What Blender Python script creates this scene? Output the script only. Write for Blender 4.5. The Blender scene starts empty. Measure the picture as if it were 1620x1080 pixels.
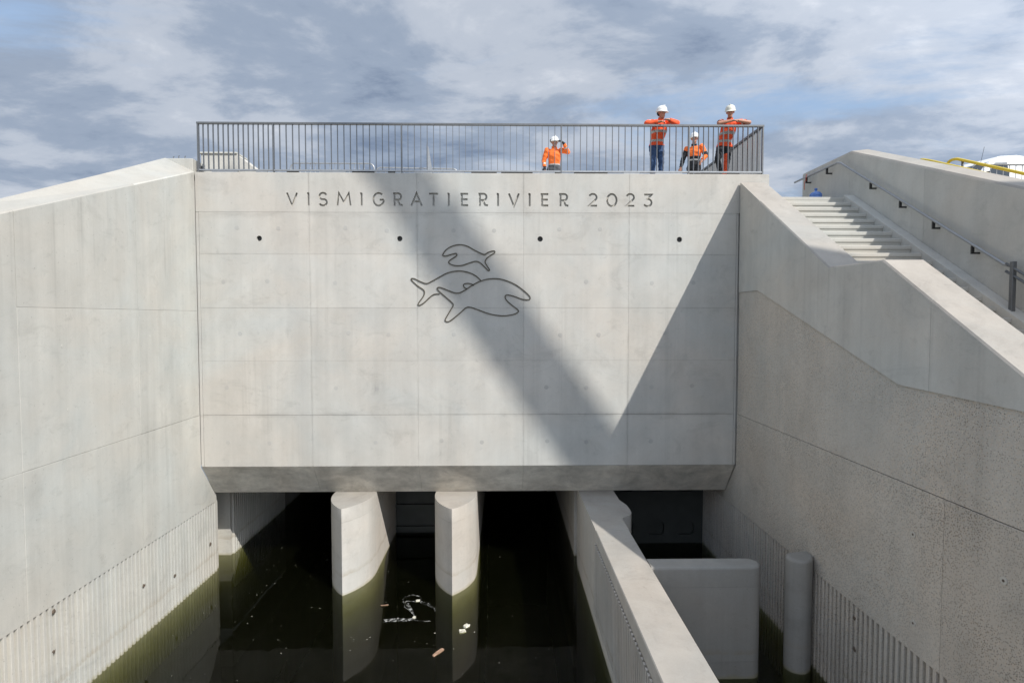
import bpy, bmesh, math, random
import numpy as np
from mathutils import Vector, Matrix
R = math.radians
random.seed(7)
scene = bpy.context.scene
COL = scene.collection

# ------------------------------------------------------------------ camera
F_PX, W_PX = 900.0, 1620.0
cam_d = bpy.data.cameras.new("camera")
cam_d.sensor_width = 36.0
cam_d.lens = 36.0 * F_PX / W_PX
cam_d.clip_start = 0.1
cam_d.clip_end = 8000
cam = bpy.data.objects.new("camera", cam_d)
COL.objects.link(cam)
cam.location = (0, 0, 6.2)
cam.rotation_euler = (R(90 - 2.417), 0, R(-0.955))
scene.camera = cam

# ------------------------------------------------------------------ sky and sun
TO_SUN = Vector((0.955, -1.0, 1.30)).normalized()
SUN_EL = math.asin(TO_SUN.z)
SUN_AZ = math.atan2(TO_SUN.x, TO_SUN.y)

world = bpy.data.worlds.new("World")
scene.world = world
world.use_nodes = True


def build_world():
    nt = world.node_tree
    nt.nodes.clear()
    N = nt.nodes.new
    L = nt.links.new
    out = N("ShaderNodeOutputWorld")
    bg = N("ShaderNodeBackground")
    bg.inputs["Strength"].default_value = 0.134
    sky = N("ShaderNodeTexSky")
    sky.sky_type = 'NISHITA'
    sky.sun_disc = False
    sky.sun_elevation = SUN_EL
    sky.sun_rotation = SUN_AZ
    sky.altitude = 5
    sky.air_density = 1.0
    sky.dust_density = 1.2
    sky.ozone_density = 1.2
    tc = N("ShaderNodeTexCoord")
    sep = N("ShaderNodeSeparateXYZ")
    L(tc.outputs["Generated"], sep.inputs[0])
    zc = N("ShaderNodeMath"); zc.operation = 'MAXIMUM'; zc.inputs[1].default_value = 0.0
    L(sep.outputs["Z"], zc.inputs[0])
    za = N("ShaderNodeMath"); za.operation = 'ADD'; za.inputs[1].default_value = 0.16
    L(zc.outputs[0], za.inputs[0])
    dx = N("ShaderNodeMath"); dx.operation = 'DIVIDE'
    dy = N("ShaderNodeMath"); dy.operation = 'DIVIDE'
    L(sep.outputs["X"], dx.inputs[0]); L(za.outputs[0], dx.inputs[1])
    L(sep.outputs["Y"], dy.inputs[0]); L(za.outputs[0], dy.inputs[1])
    com = N("ShaderNodeCombineXYZ")
    L(dx.outputs[0], com.inputs[0]); L(dy.outputs[0], com.inputs[1])

    def noise(loc, scale, detail, rough, dist, rot=0.0, lac=2.0):
        mp = N("ShaderNodeMapping")
        mp.inputs["Location"].default_value = loc
        mp.inputs["Rotation"].default_value = (0, 0, rot)
        mp.inputs["Scale"].default_value = scale
        L(com.outputs[0], mp.inputs[0])
        n = N("ShaderNodeTexNoise")
        n.inputs["Scale"].default_value = 1.0
        n.inputs["Detail"].default_value = detail
        n.inputs["Roughness"].default_value = rough
        n.inputs["Lacunarity"].default_value = lac
        n.inputs["Distortion"].default_value = dist
        L(mp.outputs[0], n.inputs["Vector"])
        return n.outputs["Fac"]

    def ramp(inp, stops):
        r = N("ShaderNodeValToRGB")
        r.color_ramp.interpolation = 'EASE'
        els = r.color_ramp.elements
        while len(els) < len(stops):
            els.new(0.5)
        for e, (p, c) in zip(els, stops):
            e.position = p
            e.color = (*c, 1)
        L(inp, r.inputs[0])
        return r.outputs[0]

    # cloud tone: blue grey bellies to white rims, seen from below
    tone = noise((1.7, 0.4, 0), (1.7, 2.2, 1), 13, 0.62, 0.2, 0.5)
    tone2 = noise((8.2, 3.1, 0), (0.45, 0.6, 1), 4, 0.5, 0.3, 0.2)
    tm = N("ShaderNodeMath"); tm.operation = 'MULTIPLY_ADD'
    L(tone2, tm.inputs[0]); tm.inputs[1].default_value = 0.75
    tb = N("ShaderNodeMath"); tb.operation = 'MULTIPLY_ADD'
    L(tone, tb.inputs[0]); tb.inputs[1].default_value = 0.75; tb.inputs[2].default_value = -0.25
    L(tb.outputs[0], tm.inputs[2])
    ctone = ramp(tm.outputs[0], [(0.35, (1.3, 1.7, 2.45)), (0.46, (2.15, 2.6, 3.35)),
                        (0.56, (3.3, 3.65, 4.25)), (0.69, (4.7, 4.92, 5.35))])
    # coverage: thin breaks of blue between
    cov = noise((5.3, 2.9, 0), (0.55, 0.95, 1), 9, 0.62, 0.4, 0.55)
    mask = ramp(cov, [(0.33, (0, 0, 0)), (0.46, (1, 1, 1))])
    # cloud brighter towards the sun; raised behind the viewer to fill the shade
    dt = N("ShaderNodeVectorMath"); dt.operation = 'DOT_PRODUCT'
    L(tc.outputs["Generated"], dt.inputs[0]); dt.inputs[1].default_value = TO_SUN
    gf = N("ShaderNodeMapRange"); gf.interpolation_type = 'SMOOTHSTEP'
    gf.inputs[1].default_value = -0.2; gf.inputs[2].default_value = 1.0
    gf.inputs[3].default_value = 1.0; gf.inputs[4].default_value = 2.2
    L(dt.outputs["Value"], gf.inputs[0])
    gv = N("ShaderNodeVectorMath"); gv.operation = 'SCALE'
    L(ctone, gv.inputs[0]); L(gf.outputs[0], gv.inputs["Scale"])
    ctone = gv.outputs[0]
    blue = N("ShaderNodeMix"); blue.data_type = 'RGBA'
    blue.inputs[0].default_value = 0.35
    L(sky.outputs[0], blue.inputs[6])
    blue.inputs[7].default_value = (3.6, 4.7, 6.2, 1)
    mix = N("ShaderNodeMix"); mix.data_type = 'RGBA'
    L(mask, mix.inputs[0])
    L(blue.outputs[2], mix.inputs[6])
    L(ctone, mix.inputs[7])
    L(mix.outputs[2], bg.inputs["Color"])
    L(bg.outputs[0], out.inputs[0])


build_world()

sun_d = bpy.data.lights.new("sun", 'SUN')
sun_d.energy = 4.2
sun_d.angle = R(0.53)
sun_d.color = (1.0, 0.955, 0.885)
sun = bpy.data.objects.new("sun", sun_d)
COL.objects.link(sun)
sun.rotation_euler = TO_SUN.to_track_quat('Z', 'Y').to_euler()
sun.location = (30, -40, 60)

scene.view_settings.view_transform = 'Standard'
scene.view_settings.look = 'None'
scene.view_settings.exposure = 0.22
scene.view_settings.gamma = 1.0
scene.view_settings.use_curve_mapping = False
scene.render.engine = 'CYCLES'
scene.cycles.max_bounces = 7
scene.cycles.transparent_max_bounces = 12
scene.cycles.use_denoising = True

# ------------------------------------------------------------------ helpers: objects
def obj(name, bm_or_me, mat, parent=None, smooth=False, loc=None, label=None):
    """Link a mesh built in world coordinates as one object (offset so that it stays put under its parent)."""
    if isinstance(bm_or_me, bmesh.types.BMesh):
        me = bpy.data.meshes.new(name)
        bmesh.ops.recalc_face_normals(bm_or_me, faces=bm_or_me.faces)
        bm_or_me.to_mesh(me)
        bm_or_me.free()
    else:
        me = bm_or_me
    if mat is not None and not me.materials:
        for m in (mat if isinstance(mat, (list, tuple)) else [mat]):
            me.materials.append(m)
    if smooth:
        me.shade_smooth()
    o = bpy.data.objects.new(name, me)
    COL.objects.link(o)
    base = Vector(loc) if loc is not None else Vector((0, 0, 0))
    if parent is not None:
        o.parent = parent
        p = parent
        while p is not None:
            base = base - p.location
            p = p.parent
    o.location = base
    if label:
        o["label"] = label
    return o


def auto(o, ang=30):
    o.data.shade_smooth()
    o.data.set_sharp_from_angle(angle=R(ang))
    return o


def top_mat(o, mat, lim=0.55):
    """Weathered upper faces: dirt lies on what faces the sky."""
    o.data.materials.append(mat)
    for p in o.data.polygons:
        if p.normal.z > lim:
            p.material_index = 1
    return o


def local(name, bm, mat, parent, smooth=False, loc=(0, 0, 0), rot=(0, 0, 0)):
    """Link a mesh built in its parent's own coordinates."""
    o = obj(name, bm, mat, None, smooth)
    o.parent = parent
    o.location = loc
    o.rotation_euler = rot
    return o


def thing(name, label, cat, loc, rotz=0.0, group=None):
    o = bpy.data.objects.new(name, None)
    o.empty_display_size = 0.3
    COL.objects.link(o)
    o.location = loc
    o.rotation_euler = (0, 0, rotz)
    return tag(o, label, cat, group)


def tag(o, label, cat, group=None):
    o["label"] = label
    o["category"] = cat
    o["kind"] = "thing"
    if group:
        o["group"] = group
    return o


def structure(o, label=None):
    o["kind"] = "structure"
    if label:
        o["label"] = label
    return o


def copy_tree(src, parent=None):
    c = src.copy()
    COL.objects.link(c)
    if parent is not None:
        c.parent = parent
    for ch in src.children:
        copy_tree(ch, c)
    return c

# ------------------------------------------------------------------ helpers: shapes
def nb():
    return bmesh.new()


def box(bm, x0, x1, y0, y1, z0, z1, bev=0.0):
    vs = [bm.verts.new((x, y, z)) for x in (x0, x1) for y in (y0, y1) for z in (z0, z1)]
    fs = []
    for q in ((0, 1, 3, 2), (4, 6, 7, 5), (0, 4, 5, 1), (2, 3, 7, 6), (0, 2, 6, 4), (1, 5, 7, 3)):
        fs.append(bm.faces.new([vs[i] for i in q]))
    if bev:
        es = list({e for f in fs for e in f.edges})
        bmesh.ops.bevel(bm, geom=es, offset=bev, segments=1, affect='EDGES', profile=0.5)
    return bm


def prism(bm, pts, axis, a, b, bev=0.0):
    """Extrude polygon pts along axis ('x','y','z') from a to b. pts are the other two coordinates in order."""
    def mk(p, t):
        if axis == 'x':
            return (t, p[0], p[1])
        if axis == 'y':
            return (p[0], t, p[1])
        return (p[0], p[1], t)
    va = [bm.verts.new(mk(p, a)) for p in pts]
    vb = [bm.verts.new(mk(p, b)) for p in pts]
    n = len(pts)
    fs = [bm.faces.new(va), bm.faces.new(vb[::-1])]
    for i in range(n):
        fs.append(bm.faces.new((va[i], vb[i], vb[(i + 1) % n], va[(i + 1) % n])))
    if bev:
        es = list({e for f in fs for e in f.edges})
        bmesh.ops.bevel(bm, geom=es, offset=bev, segments=1, affect='EDGES', profile=0.5)
    return bm


def tube(bm, pts, r, seg=8, closed=False, cap=True):
    pts = [Vector(p) for p in pts]
    rr = r if isinstance(r, (list, tuple)) else [r] * len(pts)
    n = len(pts)
    rings = []
    prev = None
    for i, p in enumerate(pts):
        if closed:
            t = pts[(i + 1) % n] - pts[i - 1]
        else:
            t = pts[min(i + 1, n - 1)] - pts[max(i - 1, 0)]
        t.normalize()
        if prev is None:
            ref = Vector((0, 0, 1)) if abs(t.z) < 0.9 else Vector((1, 0, 0))
            u = t.cross(ref).normalized()
        else:
            u = (prev - t * prev.dot(t)).normalized()
        prev = u
        v = t.cross(u)
        rings.append([bm.verts.new(p + (u * math.cos(a) + v * math.sin(a)) * rr[i])
                      for a in (2 * math.pi * k / seg for k in range(seg))])
    for i in range(n if closed else n - 1):
        a, b = rings[i], rings[(i + 1) % n]
        for k in range(seg):
            bm.faces.new((a[k], a[(k + 1) % seg], b[(k + 1) % seg], b[k]))
    if cap and not closed:
        bm.faces.new(rings[0][::-1])
        bm.faces.new(rings[-1])
    return bm


def lathe(bm, prof, seg=24, center=(0, 0, 0)):
    c = Vector(center)
    rings = []
    for r, z in prof:
        if r < 1e-6:
            rings.append([bm.verts.new(c + Vector((0, 0, z)))])
        else:
            rings.append([bm.verts.new(c + Vector((r * math.cos(2 * math.pi * k / seg), r * math.sin(2 * math.pi * k / seg), z)))
                          for k in range(seg)])
    for a, b in zip(rings, rings[1:]):
        for k in range(seg):
            q = [a[k % len(a)], a[(k + 1) % len(a)], b[(k + 1) % len(b)], b[k % len(b)]]
            q = list(dict.fromkeys(q))
            if len(q) > 2:
                bm.faces.new(q)
    return bm


def arc(cx, cy, r, a0, a1, n):
    return [(cx + r * math.cos(R(a0 + (a1 - a0) * i / n)), cy + r * math.sin(R(a0 + (a1 - a0) * i / n))) for i in range(n + 1)]


def catmull(pts, sub=6, closed=True):
    n = len(pts)
    out = []
    for i in range(n if closed else n - 1):
        g = (lambda k: pts[k % n]) if closed else (lambda k: pts[max(0, min(n - 1, k))])
        p0, p1, p2, p3 = (Vector(g(i + k)) for k in (-1, 0, 1, 2))
        for s in range(sub):
            t = s / sub
            out.append(0.5 * ((2 * p1) + (p2 - p0) * t + (2 * p0 - 5 * p1 + 4 * p2 - p3) * t * t + (3 * p1 - p0 - 3 * p2 + p3) * t ** 3))
    if not closed:
        out.append(Vector(pts[-1]))
    return out


def cut(o, cutter_bm):
    """Boolean difference, applied."""
    bmesh.ops.recalc_face_normals(cutter_bm, faces=cutter_bm.faces)
    me = bpy.data.meshes.new("cutter")
    cutter_bm.to_mesh(me)
    cutter_bm.free()
    c = bpy.data.objects.new("cutter", me)
    COL.objects.link(c)
    c.matrix_world = Matrix.Identity(4)
    m = o.modifiers.new("cut", 'BOOLEAN')
    m.operation = 'DIFFERENCE'
    m.solver = 'EXACT'
    m.use_self = True
    m.object = c
    bpy.context.view_layer.update()
    dg = bpy.context.evaluated_depsgraph_get()
    new = bpy.data.meshes.new_from_object(o.evaluated_get(dg))
    o.modifiers.clear()
    old = o.data
    o.data = new
    bpy.data.meshes.remove(old)
    bpy.data.objects.remove(c)
    bpy.data.meshes.remove(me)

# ------------------------------------------------------------------ materials
def mat_nodes(name):
    m = bpy.data.materials.new(name)
    m.use_nodes = True
    nt = m.node_tree
    b = nt.nodes["Principled BSDF"]
    return m, nt, b


def simple(name, col, rough=0.5, metal=0.0, var=0.06, scale=8.0, bump=0.0, spec=0.5):
    """Plain painted or metal surface with slight mottling."""
    m, nt, b = mat_nodes(name)
    N, L = nt.nodes.new, nt.links.new
    geo = N("ShaderNodeNewGeometry")
    n = N("ShaderNodeTexNoise")
    n.inputs["Scale"].default_value = scale
    n.inputs["Detail"].default_value = 5
    L(geo.outputs["Position"], n.inputs["Vector"])
    mx = N("ShaderNodeMix"); mx.data_type = 'RGBA'
    L(n.outputs["Fac"], mx.inputs[0])
    mx.inputs[6].default_value = (*[c * (1 - var * 2) for c in col], 1)
    mx.inputs[7].default_value = (*[min(1, c * (1 + var * 2)) for c in col], 1)
    L(mx.outputs[2], b.inputs["Base Color"])
    b.inputs["Roughness"].default_value = rough
    b.inputs["Metallic"].default_value = metal
    b.inputs["Specular IOR Level"].default_value = spec
    if bump:
        bp = N("ShaderNodeBump")
        bp.inputs["Strength"].default_value = bump
        bp.inputs["Distance"].default_value = 0.01
        L(n.outputs["Fac"], bp.inputs["Height"])
        L(bp.outputs[0], b.inputs["Normal"])
    return m


def concrete(name, col, warm=None, mottle=0.10, streak=0.07, aggregate=0.0, stain=0.0, pores=0.5, blotch=0.5, tide=False, joints=False):
    m, nt, b = mat_nodes(name)
    N, L = nt.nodes.new, nt.links.new
    geo = N("ShaderNodeNewGeometry")
    pos = geo.outputs["Position"]

    def mapping(scale, loc=(0, 0, 0)):
        mp = N("ShaderNodeMapping")
        mp.inputs["Scale"].default_value = scale
        mp.inputs["Location"].default_value = loc
        L(pos, mp.inputs[0])
        return mp.outputs[0]

    def noise(scale, detail=6, rough=0.6, loc=(0, 0, 0), dist=0.0):
        n = N("ShaderNodeTexNoise")
        n.inputs["Scale"].default_value = 1.0
        n.inputs["Detail"].default_value = detail
        n.inputs["Roughness"].default_value = rough
        n.inputs["Distortion"].default_value = dist
        L(mapping(scale, loc), n.inputs["Vector"])
        return n.outputs["Fac"]

    def remap(s, a, bb, c, d):
        r = N("ShaderNodeMapRange")
        r.inputs[1].default_value = a
        r.inputs[2].default_value = bb
        r.inputs[3].default_value = c
        r.inputs[4].default_value = d
        L(s, r.inputs[0])
        return r.outputs[0]

    def math2(op, a, c):
        k = N("ShaderNodeMath"); k.operation = op
        for i, s in enumerate((a, c)):
            if isinstance(s, (int, float)):
                k.inputs[i].default_value = s
            else:
                L(s, k.inputs[i])
        return k.outputs[0]

    def mixc(fac, a, c):
        x = N("ShaderNodeMix"); x.data_type = 'RGBA'
        if isinstance(fac, float):
            x.inputs[0].default_value = fac
        else:
            L(fac, x.inputs[0])
        for i, s in ((6, a), (7, c)):
            if isinstance(s, tuple):
                x.inputs[i].default_value = (*s, 1)
            else:
                L(s, x.inputs[i])
        return x.outputs[2]

    warm = warm or tuple(c * k for c, k in zip(col, (1.02, 0.99, 0.945)))
    cool = tuple(c * k for c, k in zip(col, (0.95, 0.99, 1.0)))
    big = noise((0.33, 0.33, 0.40), 5, 0.6, (3.1, 7.7, 1.3), 0.6)
    c1 = mixc(remap(big, 0.35, 0.65, 0, 1), cool, warm)
    # value: cloudy mottling, vertical rain streaks, blotches, fine grain
    mott = remap(noise((1.3, 1.3, 1.0), 8, 0.68, (1, 2, 3), 0.4), 0.28, 0.72, 1 - mottle, 1 + mottle)
    strk = remap(noise((2.6, 2.6, 0.10), 5, 0.62, (9, 4, 2)), 0.3, 0.7, 1 - streak, 1 + streak)
    fine = remap(noise((55, 55, 55), 3, 0.7), 0.25, 0.75, 0.955, 1.045)
    val = math2('MULTIPLY', math2('MULTIPLY', mott, strk), fine)
    if streak:
        # narrow drips, fading in and out
        dr = noise((9.0, 9.0, 0.16), 4, 0.6, (3, 44, 1))
        where = remap(noise((0.6, 0.6, 0.45), 4, 0.6, (17, 3, 9)), 0.46, 0.66, 0, 1)
        val = math2('MULTIPLY', val, math2('SUBTRACT', 1.0, math2('MULTIPLY', math2('MULTIPLY', remap(dr, 0.54, 0.72, 0, 1), where), 2.0 * streak)))
    if blotch:
        # small grey smudges
        sm_ = noise((2.2, 2.2, 2.6), 8, 0.75, (71, 9, 33), 2.0)
        val = math2('MULTIPLY', val, remap(sm_, 0.60, 0.74, 1.0, 1.0 - 0.20 * blotch))
        bl = noise((0.85, 0.85, 1.5), 7, 0.72, (21, 5, 8), 1.2)
        val = math2('MULTIPLY', val, remap(bl, 0.56, 0.76, 1.0, 1.0 - 0.22 * blotch))
        bl2 = noise((5.0, 5.0, 7.0), 5, 0.65, (2, 51, 8), 0.8)
        val = math2('MULTIPLY', val, remap(bl2, 0.58, 0.80, 1.0, 1.0 - 0.16 * blotch))
        # lime bloom: paler cloudy patches
        bl3 = noise((0.7, 0.7, 0.9), 6, 0.7, (61, 15, 3), 1.0)
        val = math2('MULTIPLY', val, remap(bl3, 0.58, 0.80, 1.0, 1.0 + 0.10 * blotch))
    if joints:
        # grime smeared along the formwork joints of the head wall
        jp = N("ShaderNodeSeparateXYZ")
        L(pos, jp.inputs[0])
        gate_ = remap(noise((4.0, 4.0, 1.1), 6, 0.7, (12, 8, 5)), 0.42, 0.66, 0.0, 1.0)
        gate_h = remap(noise((1.1, 1.1, 5.0), 6, 0.7, (2, 18, 5)), 0.42, 0.66, 0.0, 1.0)
        for axis, at, wid, gt, amt in (('X', -4.42, 0.045, gate_, 0.20), ('X', -1.96, 0.05, gate_, 0.22), ('X', 0.485, 0.045, gate_, 0.20), ('X', 2.93, 0.045, gate_, 0.20),
                                       ('Z', 3.94, 0.07, gate_h, 0.24), ('Z', 8.56, 0.12, gate_h, 0.20), ('Z', 7.65, 0.04, gate_h, 0.12), ('Z', 6.42, 0.03, gate_h, 0.10)):
            d_ = math2('ABSOLUTE', math2('SUBTRACT', jp.outputs[axis], at), 0)
            val = math2('MULTIPLY', val, math2('SUBTRACT', 1.0, math2('MULTIPLY', math2('MULTIPLY', remap(d_, 0.0, wid, 1, 0), gt), amt)))
    rnd = N("ShaderNodeObjectInfo")
    val = math2('MULTIPLY', val, remap(rnd.outputs["Random"], 0, 1, 0.955, 1.025))
    bump_h = noise((18, 18, 18), 6, 0.65)
    bump_d, bump_s = 0.004, 0.35
    col_out = c1
    if pores:
        v = N("ShaderNodeTexVoronoi")
        v.inputs["Scale"].default_value = 1.0
        L(mapping((11, 11, 11)), v.inputs["Vector"])
        sel = N("ShaderNodeSeparateColor")
        L(v.outputs["Color"], sel.inputs[0])
        pick = remap(sel.outputs[0], 0.80, 0.86, 0, 1)
        dot = remap(v.outputs["Distance"], 0.05, 0.13, 1, 0)
        pore = math2('MULTIPLY', math2('MULTIPLY', pick, dot), pores * 0.55)
        val = math2('MULTIPLY', val, math2('SUBTRACT', 1.0, pore))
    if aggregate:
        v2 = N("ShaderNodeTexVoronoi")
        v2.inputs["Scale"].default_value = 1.0
        L(mapping((56, 56, 56)), v2.inputs["Vector"])
        s2 = N("ShaderNodeSeparateColor")
        L(v2.outputs["Color"], s2.inputs[0])
        patch = remap(noise((0.45, 0.45, 0.55), 4, 0.6, (4, 4, 4)), 0.36, 0.62, 0.35, 1.0)
        dark = math2('MULTIPLY', math2('MULTIPLY', remap(s2.outputs[0], 0.40, 0.75, 0, 1), remap(v2.outputs["Distance"], 0.28, 0.5, 1, 0)), patch)
        lite = math2('MULTIPLY', math2('MULTIPLY', remap(s2.outputs[1], 0.74, 0.92, 0, 1), remap(v2.outputs["Distance"], 0.25, 0.45, 1, 0)), patch)
        val = math2('MULTIPLY', val, math2('SUBTRACT', 1.0, math2('MULTIPLY', dark, 0.70 * aggregate)))
        val = math2('MULTIPLY', val, math2('ADD', 1.0, math2('MULTIPLY', lite, 0.35 * aggregate)))
        tint = mixc(math2('MULTIPLY', remap(s2.outputs[2], 0.5, 1, 0, 0.5), patch), c1, tuple(c * k for c, k in zip(col, (1.12, 0.95, 0.76))))
        col_out = tint
        bump_h = math2('ADD', bump_h, math2('MULTIPLY', remap(v2.outputs["Distance"], 0.0, 0.6, 1, 0), 0.7))
        bump_d, bump_s = 0.008, 0.6
    if stain:
        st = noise((1.1, 1.1, 2.2), 8, 0.72, (31, 2, 14), 0.35)
        val = math2('MULTIPLY', val, remap(st, 0.38, 0.66, 1.0 - 0.45 * stain, 1.12))
    hsv = N("ShaderNodeMix"); hsv.data_type = 'RGBA'; hsv.blend_type = 'MULTIPLY'
    hsv.inputs[0].default_value = 1.0
    L(col_out, hsv.inputs[6]) if not isinstance(col_out, tuple) else None
    cc = N("ShaderNodeCombineColor")
    for i in range(3):
        L(val, cc.inputs[i])
    L(cc.outputs[0], hsv.inputs[7])
    final = hsv.outputs[2]
    if tide:
        # algae band left by the water, ragged upper edge, height above the water in metres
        sp = N("ShaderNodeSeparateXYZ")
        L(pos, sp.inputs[0])
        edge = math2('ADD', sp.outputs["Z"], math2('MULTIPLY', noise((3, 3, 1.5), 5, 0.6, (6, 6, 6)), -0.16))
        band = remap(edge, -0.07, 0.0, 1, 0)
        final = mixc(math2('MULTIPLY', band, 0.45), final, (0.28, 0.25, 0.11))
        line = math2('MULTIPLY', remap(edge, 0.34, 0.37, 0, 1), remap(edge, 0.37, 0.47, 1, 0))
        final = mixc(math2('MULTIPLY', math2('MULTIPLY', line, remap(noise((1.6, 1.6, 1.6), 5, 0.7, (8, 1, 4)), 0.40, 0.62, 0.15, 1.0)), 0.42), final, (0.27, 0.21, 0.13))
    L(final, b.inputs["Base Color"])
    b.inputs["Roughness"].default_value = 0.88
    b.inputs["Specular IOR Level"].default_value = 0.25
    bp = N("ShaderNodeBump")
    bp.inputs["Strength"].default_value = bump_s
    bp.inputs["Distance"].default_value = bump_d
    L(bump_h, bp.inputs["Height"])
    L(bp.outputs[0], b.inputs["Normal"])
    return m


M = {}
M['wall'] = concrete('concrete_pale', (0.475, 0.460, 0.434), mottle=0.09, streak=0.06, blotch=0.8, joints=True)
M['left'] = concrete('concrete_left', (0.478, 0.471, 0.443), mottle=0.09, streak=0.085, blotch=0.9, tide=True)
M['pier'] = concrete('concrete_pier', (0.49, 0.465, 0.435), mottle=0.08, streak=0.06, blotch=0.7, tide=True)
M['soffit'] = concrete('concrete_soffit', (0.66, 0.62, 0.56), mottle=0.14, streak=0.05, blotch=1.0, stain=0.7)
M['stair'] = concrete('concrete_stair', (0.53, 0.513, 0.478), mottle=0.10, streak=0.06, blotch=0.8)
M['rough'] = concrete('concrete_rough', (0.52, 0.485, 0.44), mottle=0.09, streak=0.04, aggregate=1.0, blotch=0.6, tide=True)
M['step'] = concrete('concrete_step', (0.46, 0.442, 0.408), mottle=0.06, streak=0.02, blotch=0.4, pores=0.2)
M['dark_concrete'] = concrete('concrete_dimmed', (0.29, 0.28, 0.263), mottle=0.08, streak=0.08, blotch=0.7, tide=True)  # darker base colour stands in for sky light blocked low in the channel
M['plug'] = concrete('concrete_plug', (0.41, 0.40, 0.385), mottle=0.10, streak=0.0, blotch=0.6)
M['coping'] = concrete('concrete_weathered_top', (0.345, 0.322, 0.296), mottle=0.13, streak=0.0, blotch=1.0)
M['coping_pale'] = concrete('concrete_pale_top', (0.40, 0.387, 0.36), mottle=0.08, streak=0.0, blotch=0.6)
M['hole'] = simple('hole_rust', (0.11, 0.085, 0.065), 0.9)
M['seal'] = simple('joint_filler', (0.33, 0.32, 0.30), 0.9)
M['rail'] = simple('galvanised_dark', (0.16, 0.165, 0.17), 0.42, 0.55, 0.10, 14)
M['rail_lite'] = simple('galvanised_pale', (0.36, 0.37, 0.38), 0.40, 0.7, 0.10, 14)
M['black_steel'] = simple('black_steel', (0.03, 0.03, 0.03), 0.5, 0.3)
M['inlay'] = simple('inlay_steel', (0.085, 0.075, 0.055), 0.6, 0.3, 0.15, 20)
M['gate'] = simple('gate_steel', (0.06, 0.065, 0.06), 0.6, 0.2, 0.15, 3)
M['yellow'] = simple('yellow_paint', (0.62, 0.46, 0.03), 0.4, 0, 0.08)
M['white_paint'] = simple('white_paint', (0.78, 0.79, 0.80), 0.25, 0, 0.02)
M['glass'] = simple('dark_glass', (0.02, 0.025, 0.03), 0.06, 0, 0.0, spec=0.8)
M['rubber'] = simple('black_rubber', (0.02, 0.02, 0.02), 0.8)
M['orange'] = simple('orange_cloth', (0.86, 0.17, 0.025), 0.75, 0, 0.10, 14, 0.4)
M['red_orange'] = simple('red_orange_cloth', (0.88, 0.10, 0.025), 0.75, 0, 0.10, 14, 0.4)
M['silver'] = simple('reflective_tape', (0.42, 0.43, 0.42), 0.4, 0.2)
M['jeans'] = simple('denim', (0.035, 0.075, 0.17), 0.85, 0, 0.25, 16, 0.4)
M['dark_cloth'] = simple('dark_cloth', (0.018, 0.02, 0.024), 0.85, 0, 0.2, 16)
M['grey_cloth'] = simple('grey_cloth', (0.07, 0.075, 0.085), 0.85, 0, 0.2, 16)
M['skin'] = simple('skin', (0.42, 0.20, 0.13), 0.5, 0, 0.05)
M['hair'] = simple('dark_hair', (0.025, 0.018, 0.012), 0.7)
M['helmet'] = simple('white_plastic', (0.80, 0.80, 0.78), 0.3, 0, 0.02)
M['helmet_old'] = simple('cream_plastic', (0.66, 0.65, 0.57), 0.35, 0, 0.05)
M['eye'] = simple('eye_dark', (0.02, 0.015, 0.01), 0.2)
M['blue_plastic'] = simple('blue_plastic', (0.10, 0.20, 0.50), 0.2, 0, 0.04)
M['red_cord'] = simple('red_cord', (0.55, 0.06, 0.03), 0.7)
M['wood'] = simple('wood_chip', (0.30, 0.19, 0.13), 0.8, 0, 0.25, 30)
M['foam'] = simple('pale_scum', (0.55, 0.53, 0.45), 0.6, 0, 0.2, 30)
M['crane'] = simple('crane_yellow', (0.60, 0.42, 0.05), 0.45)
M['crane_grey'] = simple('crane_grey', (0.15, 0.15, 0.16), 0.5)


def film_mat():
    m, nt, b = mat_nodes('plastic_film')
    b.inputs["Base Color"].default_value = (0.75, 0.76, 0.74, 1)
    b.inputs["Roughness"].default_value = 0.25
    N, L = nt.nodes.new, nt.links.new
    geo = N("ShaderNodeNewGeometry")
    n = N("ShaderNodeTexNoise"); n.inputs["Scale"].default_value = 14; n.inputs["Detail"].default_value = 5
    L(geo.outputs["Position"], n.inputs["Vector"])
    r = N("ShaderNodeMapRange")
    r.inputs[1].default_value = 0.48; r.inputs[2].default_value = 0.72
    r.inputs[3].default_value = 0.015; r.inputs[4].default_value = 0.40
    L(n.outputs["Fac"], r.inputs[0])
    L(r.outputs[0], b.inputs["Alpha"])
    return m


M['film'] = film_mat()


def ground_mat():
    m, nt, b = mat_nodes('ground_sand_grass')
    N, L = nt.nodes.new, nt.links.new
    geo = N("ShaderNodeNewGeometry")
    n = N("ShaderNodeTexNoise"); n.inputs["Scale"].default_value = 0.25; n.inputs["Detail"].default_value = 9
    L(geo.outputs["Position"], n.inputs["Vector"])
    r = N("ShaderNodeValToRGB")
    r.color_ramp.elements[0].position = 0.42
    r.color_ramp.elements[0].color = (0.16, 0.15, 0.09, 1)
    r.color_ramp.elements[1].position = 0.58
    r.color_ramp.elements[1].color = (0.40, 0.36, 0.29, 1)
    L(n.outputs["Fac"], r.inputs[0])
    L(r.outputs[0], b.inputs["Base Color"])
    b.inputs["Roughness"].default_value = 0.95
    return m


M['ground'] = ground_mat()


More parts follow.
